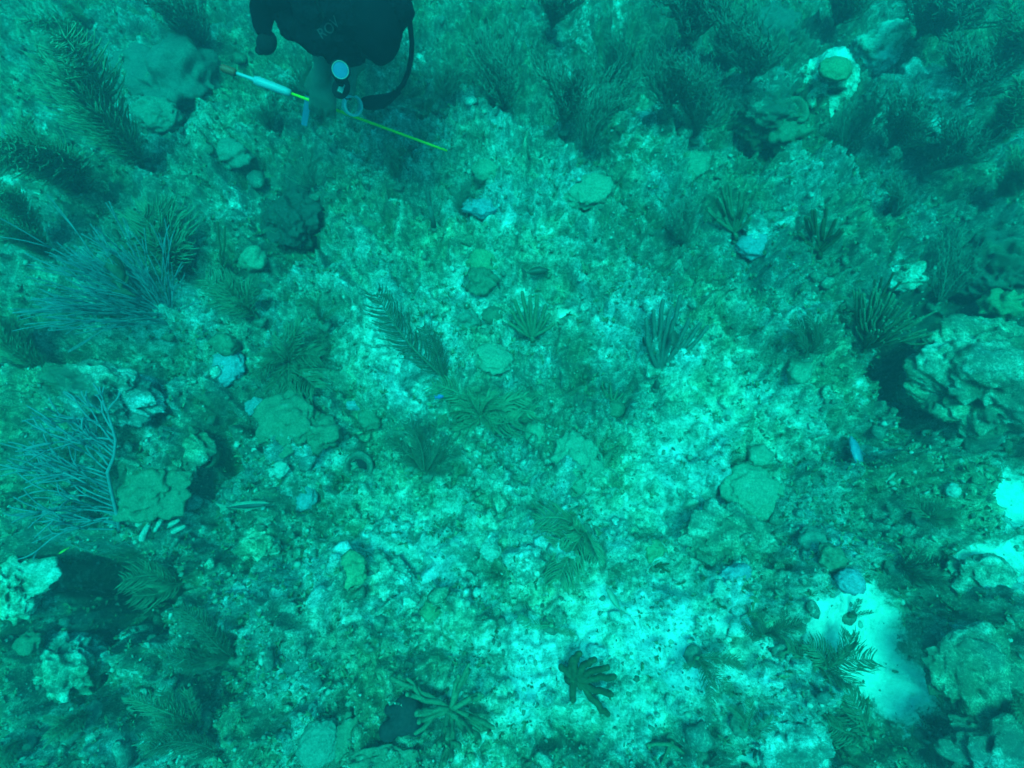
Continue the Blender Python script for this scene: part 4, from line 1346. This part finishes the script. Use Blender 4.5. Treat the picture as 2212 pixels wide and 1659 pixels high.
    # lettering on the vest
    cu = bpy.data.curves.new('print', 'FONT'); cu.body = 'ROV'; cu.size = .036; cu.extrude = .0012; cu.align_x = 'CENTER'; cu.align_y = 'CENTER'
    cu.materials.append(M['print'])
    tt = bpy.data.objects.new('tmp_text', cu)
    COL.objects.link(tt)
    bpy.context.view_layer.update()
    tm = bpy.data.meshes.new_from_object(tt.evaluated_get(bpy.context.evaluated_depsgraph_get()))
    bpy.data.objects.remove(tt)
    lo = link('vest_lettering', tm, root)
    return root, lo, o0, dict(head=head, sh=sh, axis=axis, perp=perp, rot=rot, wrist=wrist, knuck=knuck, rs=rs, ls=ls)


diver, lettering, D0, J = build_diver()


def place_lettering():
    """lay the print on the vest where the sight line to it meets the cloth"""
    bpy.context.view_layer.update()
    lettering.hide_viewport = True
    bpy.context.view_layer.update()
    dg = bpy.context.evaluated_depsgraph_get()
    o = Vector((0, 0, CAM_Z))
    ok, p, n, _, hit, _ = SC.ray_cast(dg, o, ray(712, 62).normalized())
    if ok:
        p = p - D0
    else:
        p, n = (J['sh'] + Vector((0, 0, .13)) - D0), Vector((0, -.2, 1)).normalized()
    n = (n + Vector((0, -.5, .6))).normalized()
    x = Vector((math.cos(R(38)), 0, 0)) + Vector((0, 1, 0)) * math.sin(R(38))
    x = (x - n * x.dot(n)).normalized()
    y = n.cross(x)
    m = Matrix.Translation(p + D0 + n * .08) @ Matrix((x, y, n)).transposed().to_4x4()
    for vv in lettering.data.vertices:
        front = vv.co.z > 0
        q = m @ Vector((vv.co.x, vv.co.y, 0))
        ok2, hp2, _, _, _, _ = SC.ray_cast(dg, q, -n)
        if not ok2 or (hp2 - q).length > .3:
            hp2 = q - n * .08
        vv.co = hp2 + n * (.003 if front else -.001) - D0
    lettering.data.update()


place_lettering()
lettering.hide_viewport = False

# the measuring pole in the diver's hand
A, B = at_d(478, 146, 2.58), at_d(966, 326, 2.44)
dirp = (B - A).normalized()
LP = (B - A).length
pole = thing('measuring_pole', A, 'yellow measuring pole with a white sleeve and red end held by the diver', 'measuring pole')


def seg(name, a, b2, r1, r2, mat, sides=12):
    Build().tube([dirp * LP * a, dirp * LP * (a + (b2 - a) * .12), dirp * LP * (b2 - (b2 - a) * .12), dirp * LP * b2], [r1 * .8, r1, r2, r2 * .8], sides).obj(name, M[mat], pole)


seg('red_cap', 0, .06, .014, .014, 'red_cap')
seg('thin_tip', .055, .16, .006, .008, 'white_plastic')
seg('white_sleeve', .135, .29, .017, .015, 'white_plastic')
seg('yellow_rod', .28, 1.0, .0058, .0048, 'yellow_rod')

# things hanging under the diver
def hanging_gauge():
    c = at_d(735, 152, 1.98)
    ax = (Vector((0, 0, CAM_Z)) - c).normalized() + Vector((.05, .12, .1))
    t = thing('pressure_gauge', c, 'round pressure gauge with a pale blue dial dangling under the diver', 'gauge')
    Build().lathe([(0.01440, -0.02160), (0.02592, -0.01872), (0.02952, -0.00720), (0.02952, 0.00576), (0.02664, 0.00936), (0.02376, 0.00900), (0.02376, 0.00432), (0.00072, 0.00432)], (0, 0, 0), ax, 28).obj('case', M['rubber'], t)
    Build().lathe([(0.02340, 0.00504), (0.02340, 0.00684), (0.02016, 0.00756), (0.00072, 0.00778)], (0, 0, 0), ax, 28).obj('dial', M['dial'], t)
    Build().lathe([(0.02412, 0.00576), (0.02484, 0.00936), (0.02304, 0.01044), (0.02196, 0.00792)], (0, 0, 0), ax, 28, cap=False).obj('rim', M['strap'], t)
    up = J['sh'] + J['axis'] * .06 - Vector((.12, 0, .06)) - c
    Build().tube([ax.normalized() * -.022, up * .4 - ax.normalized() * .03, up], [.013, .010, .010], 8).obj('hose', M['rubber'], t)
    return t


hanging_gauge()
c = at_d(737, 190, 2.04)
t = thing('dive_computer', c, 'small black dive computer with a pale window beneath the gauge', 'dive computer')
ax = (Vector((0, 0, CAM_Z)) - c).normalized()
Build().lathe([(.022, -.02), (.031, -.016), (.033, 0), (.029, .010), (.001, .012)], (0, 0, 0), ax, 20, .8).obj('case', M['rubber'], t)
s1 = Vector((.5, 0, .86)); s1 = (s1 - ax * s1.dot(ax)).normalized(); s2 = ax.cross(s1)
b = Build()
pp = [ax * .0125 + s1 * (.013 * i) + s2 * (.008 * j) for i, j in ((-1, -1), (1, -1), (1, 1), (-1, 1))]
b.v = [tuple(q) for q in pp] + [tuple(q + ax * .003) for q in pp]
b.f = [(0, 1, 2, 3), (7, 6, 5, 4), (0, 1, 5, 4), (1, 2, 6, 5), (2, 3, 7, 6), (3, 0, 4, 7)]
b.obj('window', M['strap'], t, False)
lk = at_d(730, 166, 2.01) - c
Build().tube([Vector(), lk * .5, lk], [.014, .012, .014], 8, flat=.6).obj('strap', M['rubber'], t)

c = at_d(761, 228, 2.30)
t = thing('plastic_ring', c, 'short white plastic ring hanging just above the yellow pole', 'plastic ring')
ax = (Vector((0, 0, CAM_Z)) - c).normalized() + Vector((.55, -.1, -.05))
Build().lathe([(.029, -.014), (.035, -.012), (.036, .012), (.034, .016), (.028, .016), (.027, .01), (.027, -.012), (.029, -.014)], (0, 0, 0), ax, 32, cap=False).obj('ring_wall', M['white_plastic'], t)
lk = at_d(740, 205, 2.2) - c
Build().tube([Vector((0, 0, .03)), lk * .6, lk], .002, 5).obj('cord', M['rubber'], t)

c = at_d(815, 213, 2.34)
t = thing('gauge_console', c, 'long dark gauge console on a looping black hose beside the diver', 'gauge console')
a0, a1 = at_d(778, 222, 2.36) - c, at_d(862, 197, 2.30) - c
w = [a0 + (a1 - a0) * k + Vector((0, 0, -.02 * math.sin(k * 3.1))) for k in (0, .12, .3, .5, .7, .85, 1)]
Build().tube(w, [.014, .026, .030, .028, .020, .014, .010], 14, flat=.75, round_end=False).obj('console_body', M['rubber'], t)
hp = [at_d(x, y, d) - c for x, y, d in ((858, 198, 2.3), (872, 180, 2.28), (882, 155, 2.25), (888, 125, 2.2), (890, 95, 2.14), (887, 65, 2.08), (884, 40, 2.02), (876, 18, 1.98), (860, 0, 1.97), (840, -20, 1.97))]
Build().tube(hp, .0085, 8).obj('hose', M['rubber'], t)

c = at_d(576, 92, 2.15)
t = thing('spare_regulator', c, 'black spare regulator hanging on a short wide strap from the vest', 'regulator')
ax = (Vector((0, 0, CAM_Z)) - c).normalized()
Build().lathe([(.018, -.028), (.03, -.022), (.036, 0), (.03, .018), (.012, .024), (.001, .025)], (0, 0, 0), ax, 20, .8).obj('second_stage', M['rubber'], t)
sp = [at_d(x, y, d) - c for x, y, d in ((574, 85, 2.15), (566, 60, 2.14), (565, 30, 2.12), (575, 5, 2.08), (600, -20, 2.0))]
Build().tube(sp, [.022, .030, .036, .042, .05], 10, flat=.45).obj('strap', M['vest'], t)
Build().blob(at_d(563, 108, 2.17) - c, (.018, .018, .012), None, 12).obj('mouthpiece', M['rubber'], t)

c = at_d(661, 240, 2.5)
t = thing('plastic_slate', c, 'narrow white plastic slate held under the gloved hand', 'slate')
s1 = (at_d(656, 275, 2.5) - at_d(668, 205, 2.5)).normalized()
s2 = (Vector((0, 0, CAM_Z)) - c).normalized().cross(s1).normalized()
n3 = s1.cross(s2)
b = Build()
pp = [s1 * (.052 * i) + s2 * (.012 * j) for i, j in ((-1, -1), (1, -.8), (1, 1), (-1, 1))]
b.v = [tuple(q) for q in pp] + [tuple(q + n3 * .004) for q in pp]
b.f = [(0, 1, 2, 3), (7, 6, 5, 4), (0, 1, 5, 4), (1, 2, 6, 5), (2, 3, 7, 6), (3, 0, 4, 7)]
b.obj('plate', M['dial'], t, False)
Build().tube([s1 * -.07, s1 * -.09 + s2 * .02, s1 * -.11 + s2 * .05], .002, 5).obj('cord', M['rubber'], t)


# ------------------------------------------------------------------ loose rubble and turf, too many to count
def scatter(n, seed, margin=.25):
    g = np.random.default_rng(seed)
    px = g.uniform(-150, 2362, n); py = g.uniform(-60, 1760, n)
    vx, vy = (px - 1106.0) / F, (829.5 - py) / F
    dx, dy, dz = vx, vy * CA + SA, vy * SA - CA
    t = -CAM_Z / dz
    return dx * t, dy * t, g


def build_rubble():
    x, y, g = scatter(24000, 3)
    s = sand_at(x, y)
    keep = g.random(len(x)) > s * .92
    x, y = x[keep], y[keep]
    z = bed(x, y)
    n = len(x)
    v, f = ICO[1]
    r = .0025 + .008 * g.random(n) ** 4
    sc = g.uniform(.55, 1.5, (n, 3)); sc[:, 2] *= .7
    an = g.uniform(0, 6.28, n)
    P = v[None] * (1 + g.uniform(-.22, .22, (n, len(v), 1))) * sc[:, None, :] * r[:, None, None]
    ca, sa_ = np.cos(an)[:, None], np.sin(an)[:, None]
    P = np.stack([P[..., 0] * ca - P[..., 1] * sa_, P[..., 0] * sa_ + P[..., 1] * ca, P[..., 2]], -1)
    P = P + np.stack([x, y, z + r * .25], 1)[:, None, :]
    Fc = f[None] + (np.arange(n) * len(v))[:, None, None]
    o = link('coral_rubble', mesh_np('coral_rubble', P.reshape(-1, 3), Fc.reshape(-1, 3), M['rubble'], smooth=False))
    tag(o, None, None, None, 'stuff')


def build_turf():
    x, y, g = scatter(30000, 9)
    s = sand_at(x, y)
    t = tone_at(x, y) + .35 * fbm2(x * 5, y * 5, 3, 77)
    keep = (g.random(len(x)) > s * 1.2) & (g.random(len(x)) < np.clip(.42 - t * 1.3, .05, 1))
    x, y = x[keep], y[keep]
    z = bed(x, y)
    n = len(x)
    K = 6
    L = (.010 + .020 * g.random(n) ** 2)[:, None] * g.uniform(.6, 1.3, (n, K))
    an = g.uniform(0, 6.28, (n, K)); lean = g.uniform(.2, 1.1, (n, K))
    dx, dy, dz = np.cos(an) * np.sin(lean), np.sin(an) * np.sin(lean), np.cos(lean)
    wx, wy = -np.sin(an), np.cos(an)
    w = L * .13
    base = np.stack([x, y, z - .003], 1)[:, None, :]
    D = np.stack([dx, dy, dz], -1) * L[..., None]
    W = np.stack([wx, wy, np.zeros_like(wx)], -1) * w[..., None]
    dn = np.zeros_like(D); dn[..., 2] = -L * .18
    a = base - W * .6; b2 = base + W * .6
    c = base + D * .55 + W; d = base + D * .55 - W
    e = base + D + dn
    V = np.stack([a + 0 * D, b2 + 0 * D, c, d, e], 2).reshape(-1, 3)
    i0 = (np.arange(n * K) * 5)[:, None]
    Fc = np.concatenate([i0 + np.array([[0, 1, 2]]), i0 + np.array([[0, 2, 3]]), i0 + np.array([[3, 2, 4]])], 0)
    o = link('algae_turf', mesh_np('algae_turf', V, Fc, M['turf'], smooth=False))
    tag(o, None, None, None, 'stuff')


def build_fragments():
    x, y, g = scatter(1500, 21)
    s = sand_at(x, y)
    keep = g.random(len(x)) > s * 1.1
    x, y = x[keep], y[keep]
    z = bed(x, y)
    n = len(x)
    v, f = ICO[2]
    r = .008 + .022 * g.random(n) ** 3
    o = g.uniform(0, 90, n)[:, None]
    P = v[None] * np.ones((n, 1, 1))
    d = 1 + .45 * noise3(P[..., 0] * 1.3 + o, P[..., 1] * 1.3, P[..., 2] * 1.3, 3) + .25 * noise3(P[..., 0] * 3 + o, P[..., 1] * 3, P[..., 2] * 3, 4)
    sc = g.uniform(.6, 1.5, (n, 1, 3)); sc[..., 2] *= .75
    an = g.uniform(0, 6.28, n)
    P = P * d[..., None] * sc * r[:, None, None]
    ca, sa_ = np.cos(an)[:, None], np.sin(an)[:, None]
    P = np.stack([P[..., 0] * ca - P[..., 1] * sa_, P[..., 0] * sa_ + P[..., 1] * ca, P[..., 2]], -1)
    P = P + np.stack([x, y, z + r * .1], 1)[:, None, :]
    Fc = f[None] + (np.arange(n) * len(v))[:, None, None]
    tn = np.repeat(tone_at(x, y) + g.uniform(-.22, .08, n), len(v))
    o2 = link('reef_fragments', mesh_np('reef_fragments', P.reshape(-1, 3), Fc.reshape(-1, 3), M['reef'], {'tone': tn, 'sand': tn * 0}))
    tag(o2, None, None, None, 'stuff')


build_fragments()
build_rubble()
build_turf()
